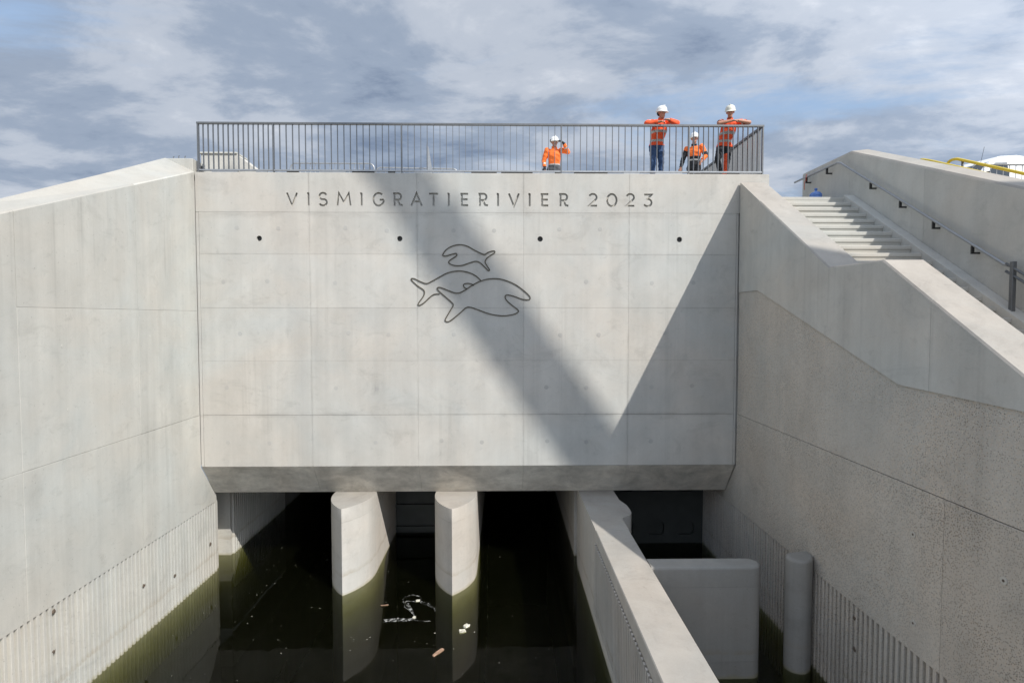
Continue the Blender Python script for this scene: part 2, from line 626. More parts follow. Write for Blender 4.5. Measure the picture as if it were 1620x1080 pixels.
def water_mat():
    m = bpy.data.materials.new('canal_water')
    m.use_nodes = True
    nt = m.node_tree
    nt.nodes.clear()
    N, L = nt.nodes.new, nt.links.new
    out = N("ShaderNodeOutputMaterial")
    geo = N("ShaderNodeNewGeometry")
    n = N("ShaderNodeTexNoise"); n.inputs["Scale"].default_value = 1.6; n.inputs["Detail"].default_value = 3
    L(geo.outputs["Position"], n.inputs["Vector"])
    bp = N("ShaderNodeBump")
    bp.inputs["Strength"].default_value = 0.16
    bp.inputs["Distance"].default_value = 0.02
    L(n.outputs["Fac"], bp.inputs["Height"])
    fr = N("ShaderNodeFresnel"); fr.inputs["IOR"].default_value = 1.36
    L(bp.outputs[0], fr.inputs["Normal"])
    tr = N("ShaderNodeBsdfTransparent")
    tr.inputs["Color"].default_value = (0.86, 0.88, 0.72, 1)
    gl = N("ShaderNodeBsdfGlossy"); gl.inputs["Roughness"].default_value = 0.015
    L(bp.outputs[0], gl.inputs["Normal"])
    mx = N("ShaderNodeMixShader")
    L(fr.outputs[0], mx.inputs[0]); L(tr.outputs[0], mx.inputs[1]); L(gl.outputs[0], mx.inputs[2])
    # suspended silt: a thin scattering share of the surface
    df = N("ShaderNodeBsdfDiffuse"); df.inputs["Color"].default_value = (0.022, 0.025, 0.009, 1)
    mx2 = N("ShaderNodeMixShader"); mx2.inputs[0].default_value = 0.07
    L(mx.outputs[0], mx2.inputs[1]); L(df.outputs[0], mx2.inputs[2])
    L(mx2.outputs[0], out.inputs["Surface"])
    va = N("ShaderNodeVolumeAbsorption")
    va.inputs["Color"].default_value = (0.59, 0.60, 0.11, 1)
    va.inputs["Density"].default_value = 1.9
    L(va.outputs[0], out.inputs["Volume"])
    return m


M['water'] = water_mat()

# ------------------------------------------------------------------ levels (metres above the water)
XL, XR = -7.0, 5.48          # faces of the channel walls
YW = 13.2                    # face of the head wall
DECK, KERB = 9.42, 9.5
RIB_TOP = 1.72
JOINT = 3.94
SOF, CHAM = 1.96, 2.73       # underside of the head wall, top of its chamfer
YS = 13.77                   # where the chamfer meets the underside
PITCH = 0.115

# ------------------------------------------------------------------ ground, bed, water
def build_ground():
    bm = nb()
    xs = [-3500, -400, -80, -25, -14, -10, -7.64, 8.04, 25, 80, 400, 3500]
    ys = [-3500, -400, -100, -45, -20, 0] + [1.33 * i for i in range(1, 10)] + [13.3, 18.1, 40, 100, 400, 3500]

    def h(x, y):
        k = max(0.0, min(1.0, (-8.5 - x) / 14.0))          # the dike falls away to the left
        return 4.5 + max(0.0, min(1.0, y / 13.3)) * 4.88 * (1 - 0.85 * k)
    g = [[bm.verts.new((x, y, h(x, y))) for y in ys] for x in xs]
    for i in range(len(xs) - 1):
        for j in range(len(ys) - 1):
            if xs[i] >= -7.7 and xs[i + 1] <= 8.1 and ys[j] >= -45 and ys[j + 1] <= 18.2:
                continue
            bm.faces.new((g[i][j], g[i + 1][j], g[i + 1][j + 1], g[i][j + 1]))
    structure(obj('ground', bm, M['ground']))
    bm = nb()
    box(bm, -7.6, 7.6, -45, 34, -3.3, -3.0)
    structure(obj('channel_bed', bm, M['rough']))
    bm = nb()
    box(bm, -7.55, 7.5, -44.9, 33, -2.98, 0.0)
    structure(obj('water', bm, M['water']))
    # far banks closing the basin behind the viewer
    bm = nb()
    box(bm, -7.64, 8.04, -46, -45.02, -3.3, 4.55)
    structure(obj('basin_bank', bm, M['stair']))


build_ground()

# ------------------------------------------------------------------ head wall
COLS = [-6.925, -4.42, -1.96, 0.485, 2.93, 5.425]
ROWS = [2.735, 3.94, 5.2, 6.42, 7.65, 8.6]


def glyphs():
    o8 = lambda cx, cy, rx, ry, a0, a1, n=18: [(cx + rx * math.cos(R(a0 + (a1 - a0) * i / n)), cy + ry * math.sin(R(a0 + (a1 - a0) * i / n))) for i in range(n + 1)]
    G = {}
    G['V'] = [[(-0.40, 1), (0, 0.0), (0.40, 1)]]
    G['I'] = [[(0, 0), (0, 1)], [(-0.11, 0.96), (0.03, 0.96)]]
    G['S'] = [o8(0.0, 0.74, 0.28, 0.26, 20, 250, 14) + o8(0.0, 0.255, 0.30, 0.255, 85, -155, 14)[1:]]
    G['M'] = [[(-0.52, 0), (-0.40, 1), (0.0, 0.25), (0.40, 1), (0.52, 0)]]
    G['G'] = [o8(0, 0.5, 0.42, 0.5, 48, 355, 26), [(0.08, 0.47), (0.42, 0.47)]]
    G['R'] = [[(-0.24, 0), (-0.24, 1)], [(-0.36, 0.97), (0.05, 0.97)] + o8(0.05, 0.72, 0.24, 0.25, 85, -90, 10) + [(-0.2, 0.47)], [(0.0, 0.45), (0.18, 0.08), (0.40, 0.04)]]
    G['A'] = [[(-0.42, 0), (0, 1), (0.42, 0)], [(-0.24, 0.33), (0.24, 0.33)]]
    G['T'] = [[(0, 0), (0, 0.95)], [(-0.36, 0.96), (0.36, 0.96)]]
    G['E'] = [[(-0.22, 0.0), (-0.22, 1.0)], [(-0.34, 0.96), (0.28, 0.96)], [(-0.2, 0.52), (0.24, 0.52)], [(-0.22, 0.05), (0.28, 0.05)]]
    G['2'] = [o8(0.0, 0.72, 0.30, 0.27, 160, -30, 14) + [(-0.30, 0.05), (0.34, 0.05)]]
    G['0'] = [o8(0, 0.5, 0.38, 0.48, 0, 360, 30)]
    G['3'] = [[(-0.30, 0.95), (0.30, 0.95), (-0.02, 0.60)] + o8(-0.02, 0.31, 0.32, 0.29, 80, -150, 14)]
    return G


def ribbon(bm, pts, w, ya, yb):
    """Closed solid following a polyline in the xz plane between ya and yb."""
    p = [Vector(q) for q in pts]
    closed = (p[0] - p[-1]).length < 1e-4
    if closed:
        p = p[:-1]
    n = len(p)
    Ls, Rs = [], []
    for i in range(n):
        a = p[i] - p[i - 1] if (closed or i > 0) else p[1] - p[0]
        b_ = p[(i + 1) % n] - p[i] if (closed or i < n - 1) else p[-1] - p[-2]
        a.normalize(); b_.normalize()
        t = (a + b_)
        if t.length < 1e-3:
            t = b_
        t.normalize()
        nrm = Vector((-t.y, t.x))
        k = 1.0 / max(0.42, abs(nrm.dot(Vector((-b_.y, b_.x)))))
        Ls.append(p[i] + nrm * w * 0.5 * k)
        Rs.append(p[i] - nrm * w * 0.5 * k)
    q = [[bm.verts.new((s.x, y, s.y)) for s in side] for side in (Ls, Rs) for y in (ya, yb)]
    la, lb, ra, rb = q
    m = n if closed else n - 1
    for i in range(m):
        j = (i + 1) % n
        bm.faces.new((la[i], la[j], ra[j], ra[i]))
        bm.faces.new((lb[i], rb[i], rb[j], lb[j]))
        bm.faces.new((la[i], lb[i], lb[j], la[j]))
        bm.faces.new((ra[i], ra[j], rb[j], rb[i]))
    if not closed:
        bm.faces.new((la[0], ra[0], rb[0], lb[0]))
        bm.faces.new((la[-1], lb[-1], rb[-1], ra[-1]))
    return bm


def build_head_wall():
    t = thing('head_wall', 'tall pale concrete head wall with engraved lettering over the dark culvert openings', 'wall', (-0.7, YW, 0))
    # solid core behind the facing
    bm = nb()
    prism(bm, [(YW + 0.06, CHAM), (YS + 0.04, SOF), (18.2, SOF), (18.2, 9.30), (YW + 0.06, 9.30)], 'x', XL, 5.9)
    obj('core', bm, M['stair'], t)
    bm = nb()
    box(bm, XL, 6.16, YW + 0.34, 18.2, 9.302, DECK)
    obj('deck_slab', bm, M['stair'], t)
    # lettered band with kerb on top
    bm = nb()
    box(bm, -6.995, 6.17, YW, YW + 0.335, 8.6015, KERB, 0.003)
    band = obj('lettered_band', bm, M['wall'], t)
    G = glyphs()
    xs = [-4.805, -4.431, -4.101, -3.626, -3.223, -2.834, -2.401, -1.968, -1.578, -1.23, -0.868, -0.448, -0.1, 0.264, 0.627, 0.976, 1.406, 2.084, 2.522, 2.947, 3.356]
    H, B = 0.285, 8.755
    for k, (ch, x) in enumerate(zip('VISMIGRATIERIVIER2023', xs)):
        cb = nb()
        for st in G[ch]:
            jit = 0.0007 * (G[ch].index(st))
            ribbon(cb, [(x + u * H, B + v * H) for u, v in st], 0.044 + jit, YW - 0.05, YW + 0.058 + jit)
        cut(band, cb)
    # formwork joints in the band
    cb = nb()
    for x in COLS[1:-1]:
        box(cb, x - 0.002, x + 0.002, YW - 0.02, YW + 0.012, 8.5, 9.6)
    cut(band, cb)
    # formwork panels
    holes = [(-5.566, 8.006), (-2.36, 8.006), (0.87, 8.006), (4.101, 8.0)]
    for i in range(5):
        for j in range(5):
            x0, x1, z0, z1 = COLS[i], COLS[i + 1], ROWS[j], ROWS[j + 1]
            lo = 0.003 if j == 1 else 0.001
            hi = 0.003 if j == 0 else (0.001 if j == 4 else 0.001)
            g = 0.0009
            bm = nb()
            dy = random.uniform(-0.0015, 0.0015)
            box(bm, x0 + g, x1 - g, YW + dy, YW + 0.058, z0 + lo, z1 - hi, 0.0014)
            p = obj('panel', bm, M['wall'], t)
            for hx, hz in holes:
                if x0 < hx < x1 and z0 < hz < z1:
                    cb = nb()
                    m = Matrix.Translation((hx, YW + 0.02, hz)) @ Matrix.Rotation(R(90), 4, 'X')
                    bmesh.ops.create_cone(cb, cap_ends=True, segments=24, radius1=0.062, radius2=0.062, depth=0.3, matrix=m)
                    cut(p, cb)
                    bm = nb()
                    m2 = Matrix.Translation((hx, YW + 0.0635, hz)) @ Matrix.Rotation(R(90), 4, 'X')
                    bmesh.ops.create_cone(bm, cap_ends=True, segments=20, radius1=0.075, radius2=0.075, depth=0.012, matrix=m2)
                    obj('drain_hole', bm, M['black_steel'], t)
    # expansion strips at both ends
    for xa, xb in ((XL + 0.004, -6.932), (5.432, XR - 0.004)):
        bm = nb()
        box(bm, xa, xb, YW - 0.002, YW + 0.06, CHAM + 0.01, 8.595, 0.005)
        obj('edge_strip', bm, M['wall'], t)
    # chamfered lower edge, one length per panel column
    edges = [-6.99] + COLS[1:-1] + [5.475]
    for a, b_ in zip(edges, edges[1:]):
        bm = nb()
        prism(bm, [(YW, CHAM), (YW + 0.06, CHAM), (YS + 0.05, SOF + 0.06), (YS + 0.05, SOF), (YS, SOF)], 'x', a + 0.002, b_ - 0.002)
        obj('chamfer', bm, M['soffit'], t)
    # patched tie holes
    rng = random.Random(3)
    me = None
    for (z, n_off) in ((3.31, 0), (4.57, 0), (5.82, 1), (7.0, 0), (8.22, 1)):
        for i in range(5):
            for k, f in enumerate((0.22, 0.60)):
                if rng.random() < 0.22:
                    continue
                x = COLS[i] + (COLS[i + 1] - COLS[i]) * (f + 0.12 * n_off) + rng.uniform(-0.03, 0.03)
                zz = z + rng.uniform(-0.03, 0.03)
                if -2.2 < x < 0.8 and 6.0 < zz < 8.0:
                    continue
                if me is None:
                    bm = nb()
                    bmesh.ops.create_cone(bm, cap_ends=True, segments=16, radius1=0.052, radius2=0.048, depth=0.006, matrix=Matrix.Rotation(R(90), 4, 'X'))
                    o = obj('tie_plug', bm, M['plug'], t, loc=(x, YW, zz))
                    me = o.data
                else:
                    o = obj('tie_plug', me, None, t, loc=(x, YW, zz))
    return t


build_head_wall()

# ------------------------------------------------------------------ ribbed walls
RIB_CACHE = {}


def ribs(t, x_face, direction, y0, y1, z0, z1, mat, depth=0.05):
    """Vertical ribs flush with a wall whose recess lies 'depth' behind; direction +1 when the channel is on the +x side."""
    n = int((y1 - y0) / PITCH)
    key = (round(z0, 2), round(z1, 2), mat.name)
    for i in range(n):
        y = y1 - PITCH * (i + 0.5)
        if key not in RIB_CACHE:
            bm = nb()
            prism(bm, [(-depth / 2, -0.034), (-depth / 2, 0.034), (depth / 2 - 0.004, 0.028), (depth / 2, 0.024), (depth / 2, -0.024), (depth / 2 - 0.004, -0.028)], 'z', z0, z1)
            me = bpy.data.meshes.new('rib')
            bmesh.ops.recalc_face_normals(bm, faces=bm.faces)
            bm.to_mesh(me); bm.free()
            me.materials.append(mat)
            RIB_CACHE[key] = me
        o = obj('rib', RIB_CACHE[key], None, t, loc=(x_face - direction * depth / 2, y, 0))
        if direction < 0:
            o.rotation_euler = (0, 0, math.pi)
    return n


def scar(t, p, axis_sign, r=0.05, mat=None):
    """Small rusty spacer hole on a wall facing along x."""
    bm = nb()
    m = Matrix.Translation(p) @ Matrix.Rotation(R(90), 4, 'Y')
    bmesh.ops.create_cone(bm, cap_ends=True, segments=9, radius1=r, radius2=r * 0.8, depth=0.012, matrix=m)
    for v in bm.verts:
        v.co.y += random.uniform(-.3, .3) * r
        v.co.z += random.uniform(-.4, .6) * r
    obj('spacer_hole', bm, mat or M['hole'], t)


def build_left_wall():
    t = thing('channel_wall', 'long sunlit concrete channel wall on the left with ribbed foot and sloping coping', 'wall', (-7.3, 3, 0))
    zf = lambda y: 9.57 - 0.366 * (13.35 - y) if y > 0 else 4.684
    tilt = lambda y: 0.05 + 0.25 * max(0.0, min(1.0, (y - 8.8) / 4.34))
    xb = -7.64
    ye = 13.182
    # backing: below the ribs, recessed
    bm = nb()
    box(bm, xb, XL - 0.05, -45, 14.0, -3, RIB_TOP - 0.004)
    obj('recessed_base', bm, M['left'], t)
    ribs(t, XL, 1, 1.2, 13.86, -0.9, RIB_TOP + 0.005, M['left'])
    bm = nb()
    box(bm, xb, XL - 0.002, -45, 1.15, -3, RIB_TOP)
    obj('plain_base', bm, M['left'], t)
    ys = [13.86, 11.05, 8.33, 5.6, 2.9, 0.0, -12, -28, -45]
    for k, (b_, a) in enumerate(zip(ys, ys[1:])):
        g = 0.0025
        top = 13.184 if k == 0 else b_
        # middle tier; the last length runs under the chamfer of the head wall
        bm = nb()
        if k == 0:
            prism(bm, [(a + g, RIB_TOP), (13.86, RIB_TOP), (13.86, SOF - 0.004), (YS + 0.02, SOF - 0.004), (YW - 0.01, CHAM), (ye, JOINT - 0.0025), (a + g, JOINT - 0.0025)], 'x', xb, XL)
        else:
            box(bm, xb, XL, a + g, b_ - g, RIB_TOP, JOINT - 0.0025, 0.004)
        obj('panel', bm, M['left'], t)
        # upper tiers
        zmid = 6.35
        if zf(a) > zmid + 0.4:
            bm = nb()
            box(bm, xb, XL, a + g, top - g, JOINT + 0.0025, zmid - 0.002, 0.004)
            obj('panel', bm, M['left'], t)
            zlo = zmid + 0.002
        else:
            zlo = JOINT + 0.0025
        bm = nb()
        za, zb_ = zf(a + g), zf(top - g)
        v = [(XL, a + g, zlo), (XL, top - g, zlo), (xb, top - g, zlo), (xb, a + g, zlo)]
        u = [(XL, a + g, za), (XL, top - g, zb_), (xb, top - g, zb_ + tilt(top)), (xb, a + g, za + tilt(a))]
        vv = [bm.verts.new(c) for c in v]
        uu = [bm.verts.new(c) for c in u]
        fs = [bm.faces.new(vv), bm.faces.new(uu[::-1])]
        for i in range(4):
            fs.append(bm.faces.new((vv[i], uu[i], uu[(i + 1) % 4], vv[(i + 1) % 4])))
        bmesh.ops.bevel(bm, geom=[e for e in bm.edges if all(x_.co.x > XL - 0.01 and x_.co.z > zlo + 0.1 for x_ in e.verts)], offset=0.018, segments=1, affect='EDGES')
        top_mat(obj('panel', bm, M['left'], t), M['coping_pale'])
    bm = nb()
    box(bm, XL - 0.3, XL - 0.008, 13.05, 13.6, CHAM + 0.05, 9.3)
    obj('joint_filler', bm, M['seal'], t)
    # head of the wall beside the railing
    bm = nb()
    box(bm, xb, XL - 0.03, 13.186, 13.75, CHAM + 1.0, 9.80, 0.01)
    obj('end_block', bm, M['left'], t)
    bm = nb()
    box(bm, xb, XL - 0.002, 13.755, 18.1, CHAM + 1.0, 9.52, 0.01)
    obj('end_block', bm, M['left'], t)
    for p in ((11.014, 0.972), (8.803, 1.621), (8.776, 1.001), (12.054, 0.694), (13.53, 0.78)):
        scar(t, (XL + 0.002, p[0], p[1]), 1, 0.035)
    rng = random.Random(12)
    for k in range(14):
        y = rng.choice((12.4, 11.5, 10.1, 9.2, 7.4)) + rng.uniform(-.1, .1)
        z = rng.choice((2.5, 4.7, 5.8, 7.0)) + rng.uniform(-.08, .08)
        bm = nb()
        bmesh.ops.create_cone(bm, cap_ends=True, segments=12, radius1=0.03, radius2=0.026, depth=0.005, matrix=Matrix.Translation((XL, y, z)) @ Matrix.Rotation(R(90), 4, 'Y'))
        obj('tie_plug', bm, M['left'], t)
    # small fixings on the end of the coping
    for (x, h) in ((-7.52, 0.06), (-7.40, 0.08), (-7.26, 0.07)):
        bm = nb()
        tube(bm, [(x, 13.3, 9.78), (x, 13.3, 9.80 + h), (x + 0.02, 13.3, 9.81 + h)], 0.009, 6)
        obj('rebar_stub', bm, M['rail'], t)
    # culvert side wall beyond the stop-log slot
    w = thing('culvert_wall', 'ribbed concrete side wall deep inside the left culvert opening', 'wall', (-7.3, 17, 0))
    bm = nb()
    box(bm, -7.64, XL - 0.105, 14.75, 33, -3, SOF - 0.004)
    obj('recessed_base', bm, M['left'], w)
    ribs(w, XL - 0.055, 1, 14.78, 18.4, -0.9, 1.95, M['left'])
    bm = nb()
    box(bm, -7.64, -7.45, 14.0, 14.75, -3, SOF - 0.004)
    obj('slot_back', bm, M['left'], w)


build_left_wall()

# ------------------------------------------------------------------ right wall with the stair parapet
ZP = 5.3   # level part of the edge between smooth and rough concrete


def build_right_wall():
    t = thing('stair_parapet_wall', 'shaded concrete channel wall on the right, smooth parapet stepping down above rough aggregate', 'wall', (5.8, 3, 0))
    xo = 6.07
    top = [(13.16, 9.30), (9.51, 7.05), (8.15, 7.03), (5.86, 5.585), (3.2, 3.95)]
    edge = [(12.17, 6.78), (7.75, 5.27), (3.2, 5.15)]

    # smooth parapet, in three lengths divided by pour joints
    def clip(poly, ya, yb):
        def half(ps, keep, y):
            out = []
            for i in range(len(ps)):
                p, q = ps[i], ps[(i + 1) % len(ps)]
                if keep(p[0]):
                    out.append(p)
                if keep(p[0]) != keep(q[0]):
                    f = (y - p[0]) / (q[0] - p[0])
                    out.append((y, p[1] + f * (q[1] - p[1])))
            return out
        ps = half(poly, lambda v: v >= ya, ya)
        return half(ps, lambda v: v <= yb, yb)
    parapet = [(13.16, 9.30), (9.51, 7.05), (8.15, 7.03), (5.40, 5.29), (5.40, 5.20), (7.75, 5.27), (12.17, 6.78), (12.17, 8.0), (12.17, 8.66)]
    pol1 = [(13.16, 9.30), (12.172, 8.69), (12.172, 5.0), (13.16, 5.0)]
    pol2 = [(12.168, 8.69), (9.51, 7.05), (8.15, 7.03), (5.40, 5.295), (5.40, 5.195), (7.75, 5.27), (12.168, 6.78)]
    bm = nb()
    prism(bm, [(13.16, 9.30), (12.172, 8.69), (12.172, 6.78), (13.16, 6.78)], 'x', XR + 0.004, xo)
    top_mat(obj('parapet_length', bm, M['stair'], t), M['coping'])
    for ya, yb in ((9.512, 12.168), (7.2, 9.508), (5.4, 7.196)):
        ps = clip(pol2, ya, yb)
        bm = nb()
        prism(bm, ps, 'x', XR, xo)
        bmesh.ops.bevel(bm, geom=[e for e in bm.edges if all(abs(v.co.x - XR) < 1e-4 for v in e.verts) and e.verts[0].co.y != e.verts[1].co.y and max(v.co.z for v in e.verts) > 5.6 and (e.verts[0].co - e.verts[1].co).normalized().z ** 2 < 0.6
                                  and max(v.co.z - 5.27 - max(0, (v.co.y - 7.75)) * 0.3416 for v in e.verts) > 0.2], offset=0.022, segments=1, affect='EDGES')
        top_mat(obj('parapet_length', bm, M['stair'], t), M['coping'])
    # rough lower wall, set back a little
    xr = XR + 0.022
    lower = [(15.6, JOINT + 0.004), (15.6, 6.776), (12.17, 6.776), (7.75, 5.266), (5.40, 5.19), (5.40, 5.29), (3.2, 3.90), (3.2, JOINT + 0.004)]
    lower = [(13.16, JOINT + 0.004), (13.16, 6.776), (12.17, 6.776), (7.75, 5.266), (5.40, 5.19), (3.5, 4.10), (3.2, JOINT + 0.01)]
    bm = nb()
    prism(bm, lower, 'x', xr, xo)
    obj('rough_length', bm, M['rough'], t)
    bm = nb()
    prism(bm, [(13.16, JOINT - 0.004), (YW - 0.01, CHAM), (YS + 0.02, SOF - 0.004), (13.86, SOF - 0.004), (13.86, RIB_TOP), (6.9, RIB_TOP), (6.9, JOINT - 0.004)], 'x', xr - 0.004, xo)
    obj('rough_length', bm, M['rough'], t)
    bm = nb()
    box(bm, xr - 0.004, xo, 0.2, 6.896, RIB_TOP, JOINT - 0.004, 0.003)
    obj('rough_length', bm, M['rough'], t)
    bm = nb()
    box(bm, xr, xo, -45, 0.195, -3, JOINT - 0.01)
    obj('plain_base', bm, M['rough'], t)
    bm = nb()
    box(bm, xr + 0.07, xo, 0.2, 15.6, -3, RIB_TOP - 0.004)
    obj('recessed_base', bm, M['rough'], t)
    bm = nb()
    box(bm, xr, xo, 13.865, 15.6, RIB_TOP, SOF - 0.004)
    obj('lintel', bm, M['rough'], t)
    ribs(t, xr, -1, 2.0, 15.55, -0.9, RIB_TOP + 0.005, M['rough'], 0.07)
    # filler in the corner against the head wall
    bm = nb()
    box(bm, XR + 0.03, 5.6, 13.162, 13.195, CHAM + 0.05, 9.25)
    obj('joint_filler', bm, M['seal'], t)
    for p in ((7.409, 3.301), (7.36, 2.116), (6.032, 3.319)):
        bm = nb()
        m = Matrix.Translation((xr - 0.006, p[0], p[1])) @ Matrix.Rotation(R(90), 4, 'Y')
        bmesh.ops.create_cone(bm, cap_ends=True, segments=16, radius1=0.045, radius2=0.040, depth=0.014, matrix=m)
        obj('tie_plug', bm, M['stair'], t)
        bm = nb()
        m = Matrix.Translation((xr - 0.0135, p[0], p[1])) @ Matrix.Rotation(R(90), 4, 'Y')
        bmesh.ops.create_cone(bm, cap_ends=True, segments=12, radius1=0.016, radius2=0.016, depth=0.004, matrix=m)
        obj('spacer_hole', bm, M['hole'], t)
    for p in ((8.618, 1.50), (8.592, 1.017)):
        scar(t, (xr - 0.002, p[0], p[1]), -1, 0.035)


build_right_wall()

# ------------------------------------------------------------------ staircase
RISE, RUN = 0.1635, 0.2616
Y_TOP, Z_TOP = 12.36, 8.81
X_ST0, X_ST1, X_SW = 6.05, 7.42, 7.65


def build_staircase():
    t = thing('staircase', 'flight of pale concrete steps climbing between the parapet and the handrail wall', 'stairs', (6.6, 8, 3.0))
    bm = nb()
    # landing
    box(bm, X_ST0 + 0.02, X_SW - 0.005, Y_TOP + 0.004, 13.19, 8.2, Z_TOP)
    obj('landing', bm, M['step'], t)
    bm = nb()
    box(bm, 6.18, X_SW - 0.005, 13.195, 18.1, 8.2, Z_TOP - 0.004)
    obj('landing', bm, M['step'], t)
    bm = nb()
    n = 23
    slope = RISE / RUN
    prism(bm, [(Y_TOP, Z_TOP - 0.30), (Y_TOP - n * RUN, Z_TOP - 0.30 - n * RISE), (Y_TOP - n * RUN, -1.0), (Y_TOP, -1.0)], 'x', X_ST0 + 0.023, X_SW - 0.01)
    obj('stringer', bm, M['stair'], t)
    me = None
    for i in range(n):
        y, z = Y_TOP - i * RUN, Z_TOP - i * RISE
        if me is None:
            bm = nb()
            # tread with overhanging nosing on a riser
            prism(bm, [(0.06, 0.0), (0.012, 0.0), (0.0, -0.012), (0.0, -0.062), (0.008, -0.07), (0.018, -0.074), (0.028, -0.1635), (0.33, -0.1635), (0.33, 0.0)], 'x', X_ST0, X_ST1)
            o = obj('step', bm, M['step'], t, loc=(0, y, z))
            me = o.data
        else:
            o = obj('step', me, None, t, loc=(0, y, z))
    # sloping kerb along the wall
    bm = nb()
    za = Z_TOP + 0.05
    yb = Y_TOP - n * RUN
    prism(bm, [(Y_TOP + 0.02, za), (yb, za - slope * (Y_TOP - yb)), (yb, za - slope * (Y_TOP - yb) - 0.5), (Y_TOP + 0.02, za - 0.5)], 'x', X_ST1 + 0.002, X_SW - 0.007)
    obj('side_kerb', bm, M['stair'], t)


build_staircase()


def build_stair_wall():
    t = thing('handrail_wall', 'shaded grey concrete wall beside the steps with a sunlit sloping coping', 'wall', (7.85, 8, 4.0))
    x0, x1 = X_SW, 8.04
    zf = lambda y: 9.85 if y >= 12.55 else max(9.85 - 0.412 * (12.55 - y), 4.75)
    cuts = [14.53, 12.555, 10.3, 7.6, 4.6, 1.0, -12, -45]
    for b_, a in zip(cuts, cuts[1:]):
        ylist = [a + 0.002, b_ - 0.002]
        bm = nb()
        lo = 4.0 if a > -11 else -3.0
        v = []
        for y in ylist:
            v.append([bm.verts.new((x0, y, lo)), bm.verts.new((x1, y, lo)), bm.verts.new((x1, y, zf(y) + 0.045)), bm.verts.new((x0, y, zf(y)))])
        bm.faces.new(v[0]); bm.faces.new(v[1][::-1])
        for i in range(4):
            bm.faces.new((v[0][i], v[1][i], v[1][(i + 1) % 4], v[0][(i + 1) % 4]))
        bmesh.ops.bevel(bm, geom=[e for e in bm.edges if all(q.co.x < x0 + 0.01 and q.co.z > lo + 0.05 for q in e.verts)], offset=0.03, segments=1, affect='EDGES')
        top_mat(obj('wall_length', bm, M['stair'], t), M['coping'])
    # handrail
    h = thing('handrail', 'steel handrail on black brackets following the concrete steps downhill', 'handrail', (7.53, 8.4, 6.0))
    bm = nb()
    xh = 7.535
    tube(bm, [(xh, 14.70, 9.67), (xh, 12.83, 9.67), (xh, 12.71, 9.635), (xh, 8.46, 7.0), (xh, 8.37, 6.97)], 0.024, 10)
    obj('rail', bm, M['rail_lite'], h, True)
    for (y, z) in ((14.13, 9.67), (13.24, 9.67), (11.64, 8.97), (10.75, 8.42), (9.9, 7.893), (9.05, 7.366)):
        bm = nb()
        box(bm, xh - 0.020, xh + 0.020, y - 0.016, y + 0.016, z - 0.120, z - 0.02)
        box(bm, xh - 0.020, X_SW - 0.002, y - 0.015, y + 0.015, z - 0.150, z - 0.122)
        obj('bracket', bm, M['black_steel'], h)
    # balustrade post at the foot of the visible flight
    b = thing('balustrade', 'dark steel balustrade post and rails where the handrail ends', 'railing', (7.51, 8.28, 6.05))
    bm = nb()
    box(bm, 7.48, 7.54, 8.25, 8.31, 5.97, 7.02, 0.004)
    obj('post', bm, M['rail'], b)
    for z in (6.93, 6.82):
        bm = nb()
        tube(bm, [(7.51, 8.40, z + .07), (7.51, 8.28, z), (7.51, 5.7, z - 1.6)], 0.020, 8)
        obj('rail', bm, M['rail'], b, True)
    bm = nb()
    box(bm, 7.48, 7.54, 5.70, 5.76, 4.2, 5.36, 0.004)
    obj('post', bm, M['rail'], b)
    # rail of the far side showing over the coping
    f = thing('outer_handrail', 'short dark rail end poking above the peak of the stair wall', 'handrail', (8.12, 13.1, 9.4))
    bm = nb()
    tube(bm, [(8.12, 14.35, 9.92), (8.12, 13.02, 9.935)], 0.024, 8)
    obj('rail', bm, M['rail'], f, True)
    bm = nb()
    box(bm, 8.042, 8.13, 13.7, 13.74, 9.75, 9.90)
    obj('bracket', bm, M['black_steel'], f)


build_stair_wall()

# ------------------------------------------------------------------ piers, guide wall, slot walls, gates
def build_piers():
    def outline(cx, y0, yn=1.15, w=0.5, back=24.0):
        pts = []
        n = 12
        rad = (yn * yn + w * w) / (2 * w)
        for i in range(n + 1):                 # pointed nose of two circular arcs, tip to shoulder
            q = yn * i / n
            pts.append((cx - (math.sqrt(rad * rad - (yn - q) ** 2) - (rad - w)), y0 + q))
        left = pts[:]
        right = [(2 * cx - x, y) for x, y in left][::-1]
        return left + [(cx - w, back), (cx + w, back)] + right[:-1]
    for cx, y0, lab in ((-3.575, 12.50, 'pale concrete pier with pointed nose standing in the water, nearer the left wall'),
                        (-1.125, 12.46, 'pale concrete pier with pointed nose in the water between two dark openings, nearer the centre')):
        t = thing('pier', lab, 'pier', (cx, 14.5, -3), group='cutwater piers under the head wall')
        p = [(x, y) for x, y in outline(cx, y0)]
        for za, zb, nm in ((-3, 1.64, 'shaft'), (1.644, SOF - 0.006, 'cap')):
            bm = nb()
            prism(bm, p, 'z', za, zb)
            if nm == 'cap':
                bmesh.ops.bevel(bm, geom=[e for e in bm.edges if all(v.co.z > zb - 0.01 for v in e.verts)], offset=0.012, segments=1, affect='EDGES')
            o = auto(obj(nm, bm, M['pier'], t))
            if nm == 'cap':
                top_mat(o, M['coping'], 0.9)


build_piers()


